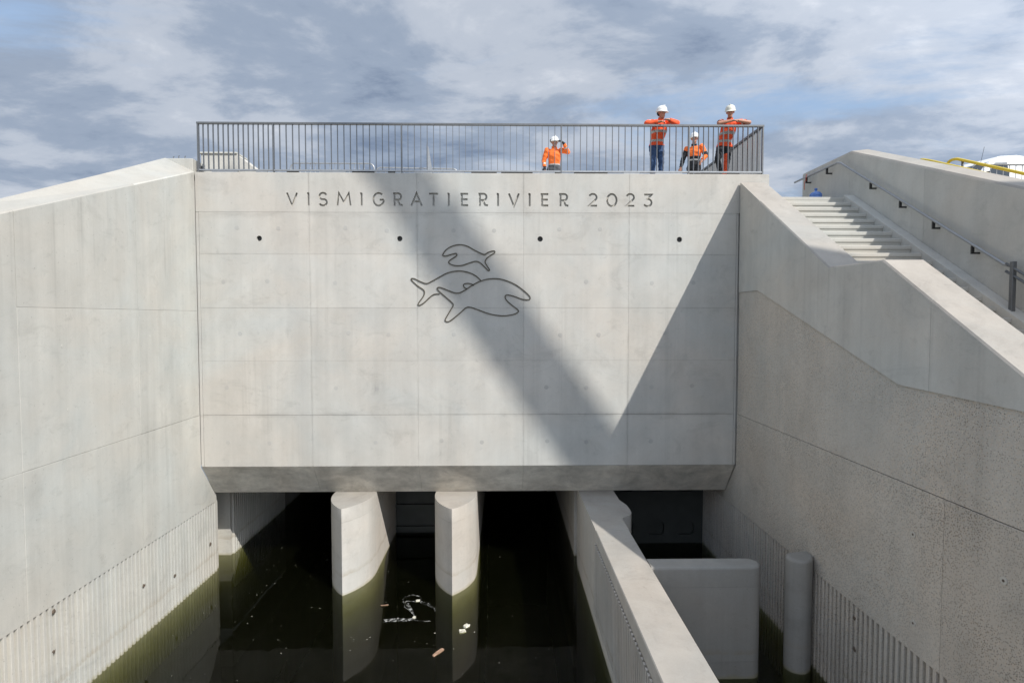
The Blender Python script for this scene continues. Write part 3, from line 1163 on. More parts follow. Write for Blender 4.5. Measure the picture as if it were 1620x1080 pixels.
def build_guide_wall():
    t = thing('guide_wall', 'low concrete dividing wall with flat sunlit top and ribbed side running towards the viewer', 'wall', (2.2, 5, -3))
    xl, xr, zt = 1.86, 2.53, SOF - 0.006
    # flat top slab with a thicker rounded head by the culvert
    head = [(xl, 13.98), (xl, 11.2), (xr, 11.2), (xr, 11.78), (2.57, 11.9), (2.66, 11.96), (2.75, 12.05), (2.81, 12.2), (2.82, 12.4), (2.81, 12.7), (2.76, 12.9), (2.72, 13.05), (2.72, 13.98)]
    bm = nb()
    prism(bm, head, 'z', -3, zt)
    top_mat(auto(obj('rounded_head', bm, M['pier'], t)), M['coping'])
    for xa, ya, yb, nm in ((xl + 0.22, 13.984, 14.55, 'slot_back'), (xl, 14.554, 24, 'inner_pier')):
        bm = nb()
        box(bm, xa, 2.72, ya, yb, -3, zt)
        obj(nm, bm, M['pier'], t)
    bm = nb()
    box(bm, xl, xr, -8, 11.198, 1.70, zt, 0.014)
    top_mat(obj('coping', bm, M['pier'], t), M['coping'])
    bm = nb()
    box(bm, xl + 0.03, xr - 0.002, -8, 11.198, -3, 1.695)
    obj('recessed_base', bm, M['pier'], t)
    bm = nb()
    box(bm, xl, xl + 0.031, 1.2, 11.198, -1.0, 0.30)
    obj('plinth', bm, M['pier'], t)
    ribs(t, xl, 1, 1.4, 11.17, 0.30, 1.70, M['pier'], 0.03)
    for p in ((9.6, 1.15), (7.7, 0.9)):
        scar(t, (xl - 0.004, p[0], p[1]), -1, 0.03)
    # slot baffle across the fish channel
    b = thing('slot_baffle', 'grey concrete cross wall with rounded end between guide wall and fish slot', 'wall', (3.5, 9.65, -3))
    def domed(bm, pts, z0, z1, r, shrink):
        """Closed column with its upper edge rounded by radius r; shrink(p, d) moves an outline point in by d."""
        rings = [[bm.verts.new((x, y, z0)) for x, y in pts]]
        for k in range(7):
            a = R(15 * k)
            rings.append([bm.verts.new((*shrink(p, r * (1 - math.cos(a))), z1 - r + r * math.sin(a))) for p in pts])
        n = len(pts)
        for p, q in zip(rings, rings[1:]):
            for i in range(n):
                bm.faces.new((p[i], p[(i + 1) % n], q[(i + 1) % n], q[i]))
        bm.faces.new(rings[0][::-1])
        bm.faces.new(rings[-1])
    pts = [(2.533, 9.46), (4.26, 9.46)] + [(4.26 + 0.20 * math.sin(R(a)), 9.655 - 0.195 * math.cos(R(a))) for a in range(10, 180, 10)] + [(4.26, 9.85), (2.533, 9.85)]
    sh = lambda p, d: (4.26 + (p[0] - 4.26) * (1 - d / 0.20) if p[0] > 4.26 else p[0], 9.655 + (p[1] - 9.655) * (1 - d / 0.195))
    for za, zb, nm in ((-3, 0.30, 'base'), (0.302, 1.60, 'middle'), (1.602, 1.956, 'top')):
        bm = nb()
        if nm == 'top':
            domed(bm, pts, za, zb, 0.055, sh)
        else:
            prism(bm, pts, 'z', za, zb)
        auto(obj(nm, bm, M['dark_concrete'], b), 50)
    p = thing('slot_post', 'grey half-round concrete post against the ribbed right wall beside the fish slot', 'post', (5.25, 9.65, -3))
    pts = [(5.497, 9.80), (5.40, 9.66), (5.30, 9.585)] + [(5.21 - 0.21 * math.sin(R(a)), 9.77 - 0.21 * math.cos(R(a))) for a in range(-15, 175, 10)] + [(5.30, 10.0), (5.497, 10.04)]
    bm = nb()
    domed(bm, pts, -3, 2.0, 0.06, lambda q, d: (5.28 + (q[0] - 5.28) * (1 - d / 0.25), 9.80 + (q[1] - 9.80) * (1 - d / 0.22)))
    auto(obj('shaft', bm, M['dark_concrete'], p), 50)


build_guide_wall()


def build_gates():
    g = thing('sluice_gate', 'dark steel sluice gate closing the opening between the two piers', 'gate', (-2.35, 16.3, -3))
    bm = nb()
    box(bm, -3.07, -1.63, 16.24, 16.36, -3, SOF - 0.01)
    obj('plate', bm, M['gate'], g)
    for z in (0.12, 0.75, 1.35):
        bm = nb()
        box(bm, -3.06, -1.64, 16.14, 16.238, z, z + 0.09)
        obj('stiffener', bm, M['gate'], g)
    h = thing('culvert_bulkhead', 'dark bulkhead with rounded recesses closing the fish channel on the right', 'gate', (4.1, 15.5, -3))
    bm = nb()
    box(bm, 2.72, 5.6, 15.35, 15.6, -3, SOF - 0.01)
    p = obj('plate', bm, M['gate'], h)
    cb = nb()
    for x in (3.35, 4.2, 5.02):
        for z in (0.42, 1.62, -0.8):
            pts = []
            for cx, cz, a0 in ((x + .13, z + .08, 0), (x - .13, z + .08, 90), (x - .13, z - .08, 180), (x + .13, z - .08, 270)):
                pts += arc(cx, cz, 0.11, a0, a0 + 90, 5)
            prism(cb, pts, 'y', 15.2, 15.45)
    cut(p, cb)
    # back of the culverts
    e = thing('culvert_end', 'unlit end wall far back inside the culvert openings', 'wall', (0, 24, -3))
    for xa, xb in ((-7.6, -4.08), (-0.62, 1.858)):
        bm = nb()
        box(bm, xa, xb, 23.6, 23.9, -3, SOF - 0.008)
        obj('bulkhead', bm, M['gate'], e)
    # roof of the culvert behind the head wall
    r = thing('culvert_ceiling_slab', 'concrete slab covering the back of the culverts', 'slab', (0, 21, 1.97))
    bm = nb()
    box(bm, -7.64, 6.07, 18.21, 24.2, SOF, 2.6)
    obj('slab', bm, M['stair'], r)


build_gates()

# ------------------------------------------------------------------ fish emblems
FT = [(-1.37, 7.65), (-1.3, 7.75), (-1.17, 7.83), (-1.0, 7.87), (-0.82, 7.84), (-0.65, 7.75), (-0.49, 7.67), (-0.41, 7.65), (-0.32, 7.7), (-0.2, 7.73), (-0.18, 7.69), (-0.27, 7.63), (-0.37, 7.55), (-0.4, 7.47), (-0.35, 7.38), (-0.3, 7.3), (-0.33, 7.28), (-0.42, 7.37), (-0.52, 7.46), (-0.62, 7.49), (-0.77, 7.45), (-0.92, 7.4), (-1.07, 7.39), (-1.19, 7.42), (-1.24, 7.47), (-1.2, 7.52), (-1.11, 7.58), (-1.05, 7.63), (-1.07, 7.67), (-1.17, 7.65), (-1.3, 7.61), (-1.36, 7.62)]
FM = [(-0.5, 7.05), (-0.62, 7.16), (-0.8, 7.24), (-1.02, 7.27), (-1.25, 7.23), (-1.45, 7.13), (-1.63, 7.03), (-1.75, 6.98), (-1.88, 7.02), (-2.03, 7.09), (-2.1, 7.09), (-2.08, 7.04), (-1.96, 6.93), (-1.83, 6.84), (-1.8, 6.77), (-1.83, 6.68), (-1.91, 6.57), (-1.95, 6.5), (-1.91, 6.48), (-1.81, 6.54), (-1.68, 6.66), (-1.58, 6.73), (-1.45, 6.74)]
FM2 = [(-0.66, 6.94), (-0.75, 6.98), (-0.85, 6.98), (-0.9, 6.95), (-0.88, 6.89), (-0.82, 6.86)]
FF = [(-1.5, 6.88), (-1.43, 6.89), (-1.25, 6.82), (-1.06, 6.76), (-0.9, 6.81), (-0.7, 6.94), (-0.5, 7.04), (-0.29, 7.09), (-0.09, 7.09), (0.11, 7.04), (0.31, 6.95), (0.49, 6.82), (0.61, 6.71), (0.64, 6.65), (0.61, 6.61), (0.46, 6.62), (0.26, 6.69), (0.11, 6.72), (0.06, 6.68), (0.1, 6.59), (0.21, 6.49), (0.34, 6.39), (0.37, 6.34), (0.31, 6.29), (0.16, 6.25), (-0.04, 6.24), (-0.29, 6.28), (-0.55, 6.37), (-0.72, 6.43), (-0.83, 6.43), (-0.94, 6.34), (-1.08, 6.22), (-1.23, 6.11), (-1.31, 6.11), (-1.32, 6.16), (-1.23, 6.32), (-1.14, 6.48), (-1.18, 6.55), (-1.3, 6.66), (-1.45, 6.79), (-1.5, 6.85)]


def build_fish():
    for parts, lab, base in (((('outline', FT, True),), 'small fish outline in dark steel facing left, topmost on the head wall', (-0.8, YW, 7.6)),
                             ((('outline', FM, False), ('fin', FM2, False)), 'fish outline partly behind the big fish, its tail far left', (-1.4, YW, 6.9)),
                             ((('outline', FF, True),), 'large fish outline in dark steel facing right with open mouth', (-0.4, YW, 6.6))):
        t = thing('fish_emblem', lab, 'emblem', base, group='fish outlines on the head wall')
        for nm, pts, closed in parts:
            c = catmull([Vector(p) for p in pts], 5, closed)
            if closed:
                c = c + [c[0]]
            bm = nb()
            ribbon(bm, c, 0.024, YW - 0.016, YW + 0.004)
            obj(nm, bm, M['inlay'], t)


build_fish()

# ------------------------------------------------------------------ railing on the head wall
def build_railing():
    t = thing('railing', 'long dark steel bar railing along the top of the head wall', 'railing', (-0.45, 13.33, KERB))
    yr = 13.33
    posts = [-6.965, -5.256, -2.323, 1.362, 4.329, 6.057]
    bars = [15, 20, 25, 20, 15]
    ztop, zbot = 10.635, 9.575
    bm = nb()
    box(bm, -6.99, 6.08, yr - 0.035, yr + 0.035, ztop - 0.02, ztop + 0.025, 0.004)
    obj('top_rail', bm, M['rail'], t)
    bm = nb()
    box(bm, -6.99, 6.08, yr - 0.03, yr + 0.03, zbot - 0.018, zbot + 0.018, 0.003)
    obj('bottom_rail', bm, M['rail_lite'], t)
    bmp = nb()
    box(bmp, -0.014, 0.014, -0.034, 0.034, KERB - 0.0, ztop - 0.021)
    box(bmp, -0.07, 0.07, -0.05, 0.05, KERB, KERB + 0.012)
    post_me = None
    bar_me = None

    def post(x, y, rot=0):
        nonlocal post_me
        if post_me is None:
            o = obj('post', bmp, M['rail'], t, loc=(x, y, 0))
            post_me = o.data
        else:
            o = obj('post', post_me, None, t, loc=(x, y, 0))
        o.rotation_euler = (0, 0, rot)

    def bar(x, y, rot=0):
        nonlocal bar_me
        if bar_me is None:
            b = nb()
            box(b, -0.005, 0.005, -0.027, 0.027, zbot + 0.0185, ztop - 0.0205)
            o = obj('bar', b, M['rail'], t, loc=(x, y, 0))
            bar_me = o.data
        else:
            o = obj('bar', bar_me, None, t, loc=(x, y, 0))
        o.rotation_euler = (0, 0, rot + random.uniform(-0.03, 0.03))
    for x in posts:
        post(x, yr)
    for (a, b), n in zip(zip(posts, posts[1:]), bars):
        for i in range(1, n):
            bar(a + (b - a) * i / n, yr)
    # packers under the bottom rail
    rng = random.Random(5)
    for (a, b) in zip(posts, posts[1:]):
        x = a + 0.3
        while x < b - 0.3:
            w = rng.uniform(0.25, 0.8)
            w = min(w, b - 0.15 - x)
            bm = nb()
            box(bm, x, x + w, yr - 0.022, yr + 0.022, KERB + 0.001, zbot - 0.019)
            obj('packer', bm, M['black_steel'] if rng.random() < 0.55 else M['rail_lite'], t)
            x += w + rng.uniform(0.1, 0.5)
    # return along the side of the deck
    xr = 6.057
    bm = nb()
    box(bm, xr - 0.03, xr + 0.023, yr + 0.036, 17.8, ztop - 0.02, ztop + 0.025)
    obj('top_rail', bm, M['rail'], t)
    bm = nb()
    box(bm, xr - 0.03, xr + 0.023, yr + 0.036, 17.8, zbot - 0.018, zbot + 0.018)
    obj('bottom_rail', bm, M['rail_lite'], t)
    for i in range(1, 30):
        bar(xr, yr + 0.148 * i, R(90))
    post(xr, 14.95, R(90))
    # bent pipe end beside the first post
    p = thing('bent_pipe', 'short bent grey pipe end beside the left end of the railing', 'pipe', (-7.1, 13.3, 9.5))
    bm = nb()
    tube(bm, [(-7.20, 13.45, 9.86)] + [(-7.20 + 0.17 * math.sin(R(a)), 13.45, 9.69 + 0.17 * math.cos(R(a))) for a in range(0, 91, 15)] + [(-7.03, 13.45, 9.5)], 0.022, 8)
    obj('pipe', bm, M['rail'], p, True)
    bm = nb()
    box(bm, -6.99, -6.93, 13.42, 13.50, 9.5, 9.70, 0.006)
    obj('junction_box', bm, M['rail'], p)


build_railing()

# ------------------------------------------------------------------ things on the deck
def crowd_barrier(loc, rot, length, label, top=1.08, mat=None, group='crowd barriers'):
    t = thing('crowd_barrier', label, 'barrier', loc, rot, group)
    m = mat or M['rail_lite']
    r = 0.14
    h = length / 2
    bm = nb()
    pts = [(-h, 0, 0.02)] + [(-h + r - r * math.cos(R(a)), 0, top - r + r * math.sin(R(a))) for a in range(0, 91, 15)] + \
          [(h - r + r * math.sin(R(a)), 0, top - r + r * math.cos(R(a))) for a in range(0, 91, 15)] + [(h, 0, 0.02)]
    tube(bm, pts, 0.019, 8)
    local('frame', bm, m, t, True)
    bm = nb()
    tube(bm, [(-h, 0, 0.2), (h, 0, 0.2)], 0.014, 8)
    local('lower_rail', bm, m, t, True)
    n = int(length / 0.13)
    me = None
    for i in range(1, n):
        x = -h + length * i / n
        bm = nb()
        tube(bm, [(x, 0, 0.2), (x, 0, top - 0.015 if abs(x) < h - r else top - 0.08)], 0.007, 6)
        local('bar', bm, m, t, True)
    for s in (-1, 1):
        bm = nb()
        tube(bm, [(s * (h - 0.25), -0.28, 0.02), (s * (h - 0.25), -0.2, 0.06), (s * (h - 0.25), 0, 0.2), (s * (h - 0.25), 0.2, 0.06), (s * (h - 0.25), 0.28, 0.02)], 0.014, 6)
        local('foot', bm, m, t, True)
    return t


def build_deck_things():
    crowd_barrier((-4.70, 16.0, DECK), 0.0, 2.30, 'grey crowd barrier behind the railing, second from the concrete block', 1.03)
    crowd_barrier((-2.42, 16.35, DECK), R(3), 2.30, 'grey crowd barrier behind the railing, beside the narrow upright plate', 1.0)
    # concrete parapet beyond
    t = thing('parapet_block', 'pale concrete parapet block with sloping end behind the left of the railing', 'parapet', (-7.4, 16.5, DECK))
    bm = nb()
    prism(bm, [(-8.3, 9.3), (-8.3, 10.69), (-7.31, 10.69), (-6.35, 9.95), (-6.35, 9.3)], 'y', 16.0, 16.6, 0.012)
    obj('body', bm, M['wall'], t)
    bm = nb()
    box(bm, -8.34, -7.30, 15.96, 16.64, 10.692, 10.74, 0.008)
    obj('coping', bm, M['left'], t)
    # slim tapering plate
    p = thing('upright_plate', 'slim grey tapering steel plate standing upright behind the railing', 'plate', (-2.0, 16.1, DECK))
    bm = nb()
    prism(bm, [(-2.085, DECK), (-2.085, 10.93), (-2.065, 10.95), (-2.05, 10.90), (-1.82, DECK)], 'y', 16.05, 16.13)
    obj('plate', bm, M['rail_lite'], p)
    bm = nb()
    tube(bm, [(-2.10, 16.09, DECK), (-2.10, 16.09, 11.02)], 0.015, 6)
    obj('rod', bm, M['rail_lite'], p)
    # blue water bottle on the landing
    j = thing('water_bottle', 'blue plastic water cooler bottle on the top landing of the steps', 'bottle', (7.22, 13.12, Z_TOP))
    bm = nb()
    lathe(bm, [(0, 0), (0.125, 0.0), (0.135, 0.02), (0.135, 0.16), (0.128, 0.17), (0.135, 0.18), (0.130, 0.22), (0.09, 0.265), (0.035, 0.285), (0.028, 0.295), (0.028, 0.325), (0, 0.325)], 20, (7.22, 13.12, Z_TOP))
    obj('body', bm, M['blue_plastic'], j, True)
    bm = nb()
    lathe(bm, [(0, 0.322), (0.034, 0.322), (0.034, 0.35), (0.03, 0.357), (0, 0.357)], 16, (7.22, 13.12, Z_TOP))
    obj('cap', bm, M['blue_plastic'], j, True)
    # red cord on the first bracket
    c = [(7.49, 14.03, 9.71), (7.48, 14.04, 9.68), (7.48, 14.06, 9.63), (7.51, 14.10, 9.58), (7.49, 14.13, 9.56), (7.49, 14.14, 9.43), (7.50, 14.16, 9.36)]
    bm = nb()
    tube(bm, catmull(c, 4, False), 0.007, 6)
    tag(obj('cord', bm, M['red_cord'], None, True), 'thin red cord hanging from the handrail bracket by the landing', 'cord')


build_deck_things()


def build_yellow_and_van():
    # yellow pipe rails behind the coping of the stair wall
    def rail(pts, posts, label, name='pipe_railing'):
        k = 1.055                    # distance of the rail line behind the coping
        pts = [(p[0] * k, p[1] * k, 6.2 + (p[2] - 6.2) * k) for p in pts]
        posts = [(p[0] * k, p[1] * k, 6.2 + (p[2] - 6.2) * k, p[3]) for p in posts]
        t = thing(name, label, 'railing', (pts[0][0], pts[0][1], 7.6), group='yellow pipe rails')
        bm = nb()
        tube(bm, catmull(pts, 4, False), 0.026, 10)
        obj('rail', bm, M['yellow'], t, True)
        for (x, y, z, m) in posts:
            bm = nb()
            tube(bm, [(x, y, z - 1.1), (x, y, z)], 0.022, 8)
            obj('post', bm, m, t, True)
    rail([(7.8, 10.76, 8.6), (7.8, 10.74, 9.02), (7.8, 10.66, 9.12), (7.8, 10.5, 9.10), (7.8, 9.95, 8.865), (7.8, 8.8, 8.36), (7.8, 7.0, 7.56), (7.8, 5.0, 6.7)],
         [(7.8, 10.15, 8.94, M['yellow']), (7.8, 8.4, 8.17, M['yellow']), (7.8, 6.6, 7.38, M['yellow'])],
         'low yellow pipe rail close behind the sloping coping of the stair wall')
    rail([(8.0, 10.24, 8.5), (8.0, 10.23, 8.90), (8.0, 10.17, 8.99), (8.0, 10.04, 8.99), (8.0, 9.895, 8.935), (8.0, 9.39, 8.71), (8.0, 8.695, 8.40), (8.0, 7.0, 7.63), (8.0, 5.0, 6.7)],
         [(8.0, 9.88, 8.92, M['rail']), (8.0, 8.2, 8.17, M['rail']), (8.0, 6.5, 7.4, M['rail'])],
         'higher yellow pipe rail starting nearer the white van')
    g = 4.5 + 12 / 13.3 * 4.88
    crowd_barrier((11.0, 12.0, g - 0.5), R(0), 2.2, 'grey crowd barrier in front of the white van', 1.02, M['rail'])
    # white van facing left
    v = thing('van', 'white delivery van parked behind the stair wall, only its cab showing', 'van', (16.95, 20.0, 9.38), R(-164))
    # local: x forward (nose at +x), z up
    prof = [(2.55, 0.35), (2.60, 0.80), (2.50, 1.08), (1.75, 1.28), (0.95, 2.02), (0.55, 2.22), (-0.2, 2.30), (-2.6, 2.30), (-2.75, 2.2), (-2.78, 0.35)]
    bm = nb()
    prism(bm, prof, 'y', -0.98, 0.98)
    for vv in bm.verts:
        if vv.co.z > 1.3:
            vv.co.y *= 0.90
    bmesh.ops.bevel(bm, geom=list(bm.edges), offset=0.05, segments=2, affect='EDGES')
    body = local('body', bm, M['white_paint'], v, False)

    def pane(pts, nm='window'):
        b = nb()
        vs = [b.verts.new(p) for p in pts]
        f = b.faces.new(vs)
        r = bmesh.ops.extrude_face_region(b, geom=[f])
        n = f.normal
        b.normal_update()
        d = f.normal.copy()
        for q in r['geom']:
            if isinstance(q, bmesh.types.BMVert):
                q.co += d * 0.012
        return local(nm, b, M['glass'], v)
    # windscreen just proud of the sloping front
    def on_front(s, y):
        a, c = Vector((1.75, 0, 1.28)), Vector((0.95, 0, 2.02))
        n = Vector((0.74, 0, 0.80)).normalized()
        p = a + (c - a) * s + n * 0.012
        return (p.x, y * (0.97 if s < 0.5 else 0.90), p.z)
    pane([on_front(0.06, -0.83), on_front(0.06, 0.83), on_front(0.95, 0.83), on_front(0.95, -0.83)], 'windscreen')
    for s in (-1, 1):
        yy = lambda z: s * (0.98 - 0.098 * max(0, min(1, (z - 1.28) / 0.9)) + 0.012)
        pts = [(1.45, yy(1.33), 1.33), (0.86, yy(1.95), 1.95), (0.30, yy(2.0), 2.0), (0.20, yy(1.33), 1.33)]
        pane([(p[0], p[1], p[2]) for p in pts], 'side_window')
        for wx in (1.7, -1.75):
            bm = nb()
            bmesh.ops.create_cone(bm, cap_ends=True, segments=24, radius1=0.34, radius2=0.34, depth=0.22, matrix=Matrix.Translation((wx, s * 0.89, 0.34)) @ Matrix.Rotation(R(90), 4, 'X'))
            w = local('wheel', bm, M['rubber'], v)
            bm = nb()
            bmesh.ops.create_cone(bm, cap_ends=True, segments=16, radius1=0.20, radius2=0.18, depth=0.03, matrix=Matrix.Translation((wx, s * 1.012, 0.34)) @ Matrix.Rotation(R(90), 4, 'X'))
            local('rim', bm, M['rail_lite'], w)
        bm = nb()
        box(bm, 1.35, 1.42, s * 1.05 - 0.06, s * 1.05 + 0.06, 1.30, 1.60, 0.02)
        local('mirror', bm, M['rubber'], v)
        bm = nb()
        box(bm, 2.46, 2.565, s * 0.72 - 0.14, s * 0.72 + 0.14, 0.80, 0.98, 0.02)
        local('headlight', bm, M['glass'], v)
    bm = nb()
    tube(bm, [(0.9, 0.5, 2.05), (0.75, 0.5, 2.6)], 0.006, 5)
    local('aerial', bm, M['rubber'], v)


build_yellow_and_van()

# ------------------------------------------------------------------ people
def ell(c, r, n=8):
    c = Vector(c)
    rr = r if isinstance(r, (tuple, list)) else (r, r, r)
    out = []
    for i in range(n + 1):
        th = math.pi * i / n
        k = 1 if i in (0, n) else n + 2
        for j in range(k):
            ph = 2 * math.pi * j / k
            out.append((c.x + rr[0] * math.sin(th) * math.cos(ph), c.y + rr[1] * math.sin(th) * math.sin(ph), c.z + rr[2] * math.cos(th)))
    return out


def hull(bm, pts):
    vs = [bm.verts.new(p) for p in pts]
    r = bmesh.ops.convex_hull(bm, input=vs)
    dead = [g for g in r['geom_interior'] if isinstance(g, bmesh.types.BMVert)]
    bmesh.ops.delete(bm, geom=list(set(dead)), context='VERTS')


def person(label, loc, J, style):
    """J: joints in local coordinates, facing -y. One fused body surface; clothing, helmet and hair are its children."""
    root = thing('person', label, 'person', loc, 0.0, 'workers in orange on the deck')
    V = {k: Vector(p) for k, p in J.items()}
    bm = nb()
    segs = []     # (group, a, b, r)

    def limb(group, a, b, ra, rb):
        hull(bm, ell(a, ra, 6) + ell(b, rb, 6))
        segs.append((group, Vector(a), Vector(b), (max(ra) if isinstance(ra, tuple) else ra), (max(rb) if isinstance(rb, tuple) else rb)))
    # trunk
    limb('pelvis', V['pelvis'] + Vector((0, 0, -0.04)), V['waist'], (0.165, 0.115, 0.10), (0.145, 0.105, 0.08))
    limb('torso', V['waist'], V['chest'], (0.150, 0.108, 0.08), (0.175, 0.125, 0.12))
    limb('torso', V['chest'], (V['sh_l'] + V['sh_r']) / 2 + Vector((0, 0, -0.03)), (0.178, 0.122, 0.10), (0.15, 0.09, 0.07))
    limb('neck', (V['sh_l'] + V['sh_r']) / 2 + Vector((0, 0, 0.0)), V['neck'], 0.068, 0.058)
    hd = V['head']
    limb('neck', V['neck'], hd + Vector((0, 0.01, -0.06)), 0.056, 0.055)
    yaw = style.get('yaw', 0.0)
    rot = Matrix.Rotation(yaw, 3, 'Z') @ Matrix.Rotation(style.get('nod', 0.0), 3, 'X')
    # head: cranium, jaw, nose, ears
    def hp(pts):
        return [tuple(hd + rot @ (Vector(p))) for p in pts]
    hull(bm, hp(ell((0, 0.012, 0.03), (0.078, 0.098, 0.098), 8) + ell((0, -0.045, -0.085), (0.046, 0.045, 0.035), 6)))
    hull(bm, hp([(-0.010, -0.085, 0.02), (0.010, -0.085, 0.02), (-0.018, -0.085, -0.025), (0.018, -0.085, -0.025), (0.0, -0.118, -0.02), (0, -0.10, -0.03)]))
    for s in (-1, 1):
        hull(bm, hp(ell((s * 0.083, 0.015, 0.0), (0.014, 0.022, 0.034), 5)))
    segs.append(('head', hd + Vector((0, 0, 0.05)), hd + Vector((0, -0.02, -0.07)), 0.10, 0.07))
    # limbs
    for s in ('l', 'r'):
        limb('uarm', V['sh_' + s], V['el_' + s], 0.066, 0.050)
        limb('farm', V['el_' + s], V['wr_' + s], 0.048, 0.033)
        limb('thigh', V['hip_' + s], V['kn_' + s], 0.092, 0.062)
        limb('shin', V['kn_' + s], V['an_' + s], 0.062, 0.046)
        limb('foot', V['an_' + s] + Vector((0, 0.03, -0.03)), V['toe_' + s], 0.050, 0.036)
        # hand: palm, four fingers of two joints, thumb
        w = V['wr_' + s]
        d = (V['hand_' + s] - w).normalized()
        ref = Vector((0, 0, 1)) if abs(d.z) < 0.8 else Vector((0, -1, 0))
        side = d.cross(ref).normalized()
        nrm = side.cross(d).normalized()
        if s == 'r':
            side_t = -side
        else:
            side_t = side
        pk = w + d * 0.085
        limb('hand', w + d * 0.01, w + d * 0.03, 0.030, 0.030)
        hull(bm, [tuple(w + d * a + side * b + nrm * c) for a in (0.01, 0.09) for b in (-0.036, 0.036) for c in (-0.014, 0.014)])
        segs.append(('hand', w + d * 0.02, w + d * 0.15, 0.034, 0.03))
        for k, (off, ln) in enumerate(((-0.030, 0.062), (-0.010, 0.075), (0.011, 0.070), (0.031, 0.055))):
            a = pk + side * off
            m = a + d * ln * 0.55 - nrm * 0.010
            e = m + d * ln * 0.38 - nrm * 0.028
            hull(bm, ell(a, 0.0095, 4) + ell(m, 0.009, 4))
            hull(bm, ell(m, 0.009, 4) + ell(e, 0.008, 4))
        a = w + d * 0.03 + side_t * 0.034
        m = a + d * 0.03 + side_t * 0.022 - nrm * 0.012
        e = m + d * 0.03 + side_t * 0.004 - nrm * 0.014
        hull(bm, ell(a, 0.012, 4) + ell(m, 0.011, 4))
        hull(bm, ell(m, 0.011, 4) + ell(e, 0.009, 4))
    me = bpy.data.meshes.new('body')
    bmesh.ops.recalc_face_normals(bm, faces=bm.faces)
    bm.to_mesh(me)
    bm.free()
    tmp = bpy.data.objects.new('tmp', me)
    COL.objects.link(tmp)
    rm = tmp.modifiers.new('remesh', 'REMESH')
    rm.mode = 'VOXEL'
    rm.voxel_size = 0.0105
    sm = tmp.modifiers.new('smooth', 'SMOOTH')
    sm.factor = 0.5
    sm.iterations = 3
    bpy.context.view_layer.update()
    dg = bpy.context.evaluated_depsgraph_get()
    fused = bpy.data.meshes.new_from_object(tmp.evaluated_get(dg))
    bpy.data.objects.remove(tmp)
    bpy.data.meshes.remove(me)
    nv, nf = len(fused.vertices), len(fused.polygons)
    co = np.empty(nv * 3); fused.vertices.foreach_get('co', co); co = co.reshape(-1, 3)
    no = np.empty(nv * 3); fused.vertices.foreach_get('normal', no); no = no.reshape(-1, 3)
    ls = np.empty(nf, int); fused.polygons.foreach_get('loop_start', ls)
    lt = np.empty(nf, int); fused.polygons.foreach_get('loop_total', lt)
    lv = np.empty(len(fused.loops), int); fused.loops.foreach_get('vertex_index', lv)
    fc = np.empty(nf * 3); fused.polygons.foreach_get('center', fc); fc = fc.reshape(-1, 3)
    best = np.full(nf, 1e9)
    gid = np.zeros(nf, int)
    tpar = np.zeros(nf)
    for i, (g, a, b, ra, rb) in enumerate(segs):
        a, b = np.array(a), np.array(b)
        ab = b - a
        t = np.clip(((fc - a) @ ab) / max(ab @ ab, 1e-9), 0, 1)
        dist = np.linalg.norm(fc - (a + t[:, None] * ab), axis=1) - (ra + (rb - ra) * t)
        m = dist < best
        best[m] = dist[m]; gid[m] = i; tpar[m] = t[m]
    grp = np.array([s[0] for s in segs])[gid]
    # body
    body = bpy.data.objects.new('body', fused)
    fused.materials.clear()
    fused.materials.append(M['skin'])
    fused.shade_smooth()
    COL.objects.link(body)
    body.parent = root

    def garment(name, mask, puff, mats, pick):
        """Cloth: the body faces in mask, moved out by puff, coloured by pick(face centres, groups)."""
        idx = np.nonzero(mask)[0]
        used = np.unique(np.concatenate([lv[ls[i]:ls[i] + lt[i]] for i in idx]))
        remap = np.full(nv, -1); remap[used] = np.arange(len(used))
        wr = 0.006 * np.sin(co[used, 2] * 46 + co[used, 0] * 23) * np.sin(co[used, 1] * 31 + co[used, 2] * 17)
        pos = co[used] + no[used] * (puff + wr)[:, None]
        faces = [tuple(int(q) for q in remap[lv[ls[i]:ls[i] + lt[i]]]) for i in idx]
        m = bpy.data.meshes.new(name)
        m.from_pydata([tuple(p) for p in pos], [], faces)
        for mt in mats:
            m.materials.append(mt)
        ids = pick(fc[idx], grp[idx], tpar[idx])
        m.polygons.foreach_set('material_index', ids.astype(np.int32))
        m.shade_smooth()
        o = bpy.data.objects.new(name, m)
        COL.objects.link(o)
        o.parent = root
        return o
    z = fc[:, 2]
    hem = style['hem']
    sleeve = style.get('sleeve', 1.0)
    jm = (grp == 'torso') | (grp == 'uarm') & (tpar < style.get('short', 2)) | ((grp == 'pelvis') & (z > hem)) | ((grp == 'thigh') & (z > hem)) | ((grp == 'neck') & (z < V['neck'].z - 0.03))
    if style.get('short', 2) > 1.5:
        jm |= (grp == 'farm') & (tpar < 0.93)
    garment('jacket', jm, 0.016, style['jacket_mats'], style['jacket_pick'])
    tm = ((grp == 'pelvis') & (z < hem + 0.12)) | (grp == 'thigh') | (grp == 'shin') & (tpar < 0.96)
    garment('trousers', tm, 0.010, style['trouser_mats'], style['trouser_pick'])
    garment('boots', (grp == 'foot') | ((grp == 'shin') & (tpar > 0.85)), 0.006, [M['rubber']], lambda c, g, t: np.zeros(len(c)))
    if style.get('gloves'):
        garment('gloves', (grp == 'hand') | ((grp == 'farm') & (tpar > 0.88)), 0.005, [M['dark_cloth']], lambda c, g, t: np.zeros(len(c)))
    # hard hat with brim and peak
    hb = nb()
    n = 28
    rings = []
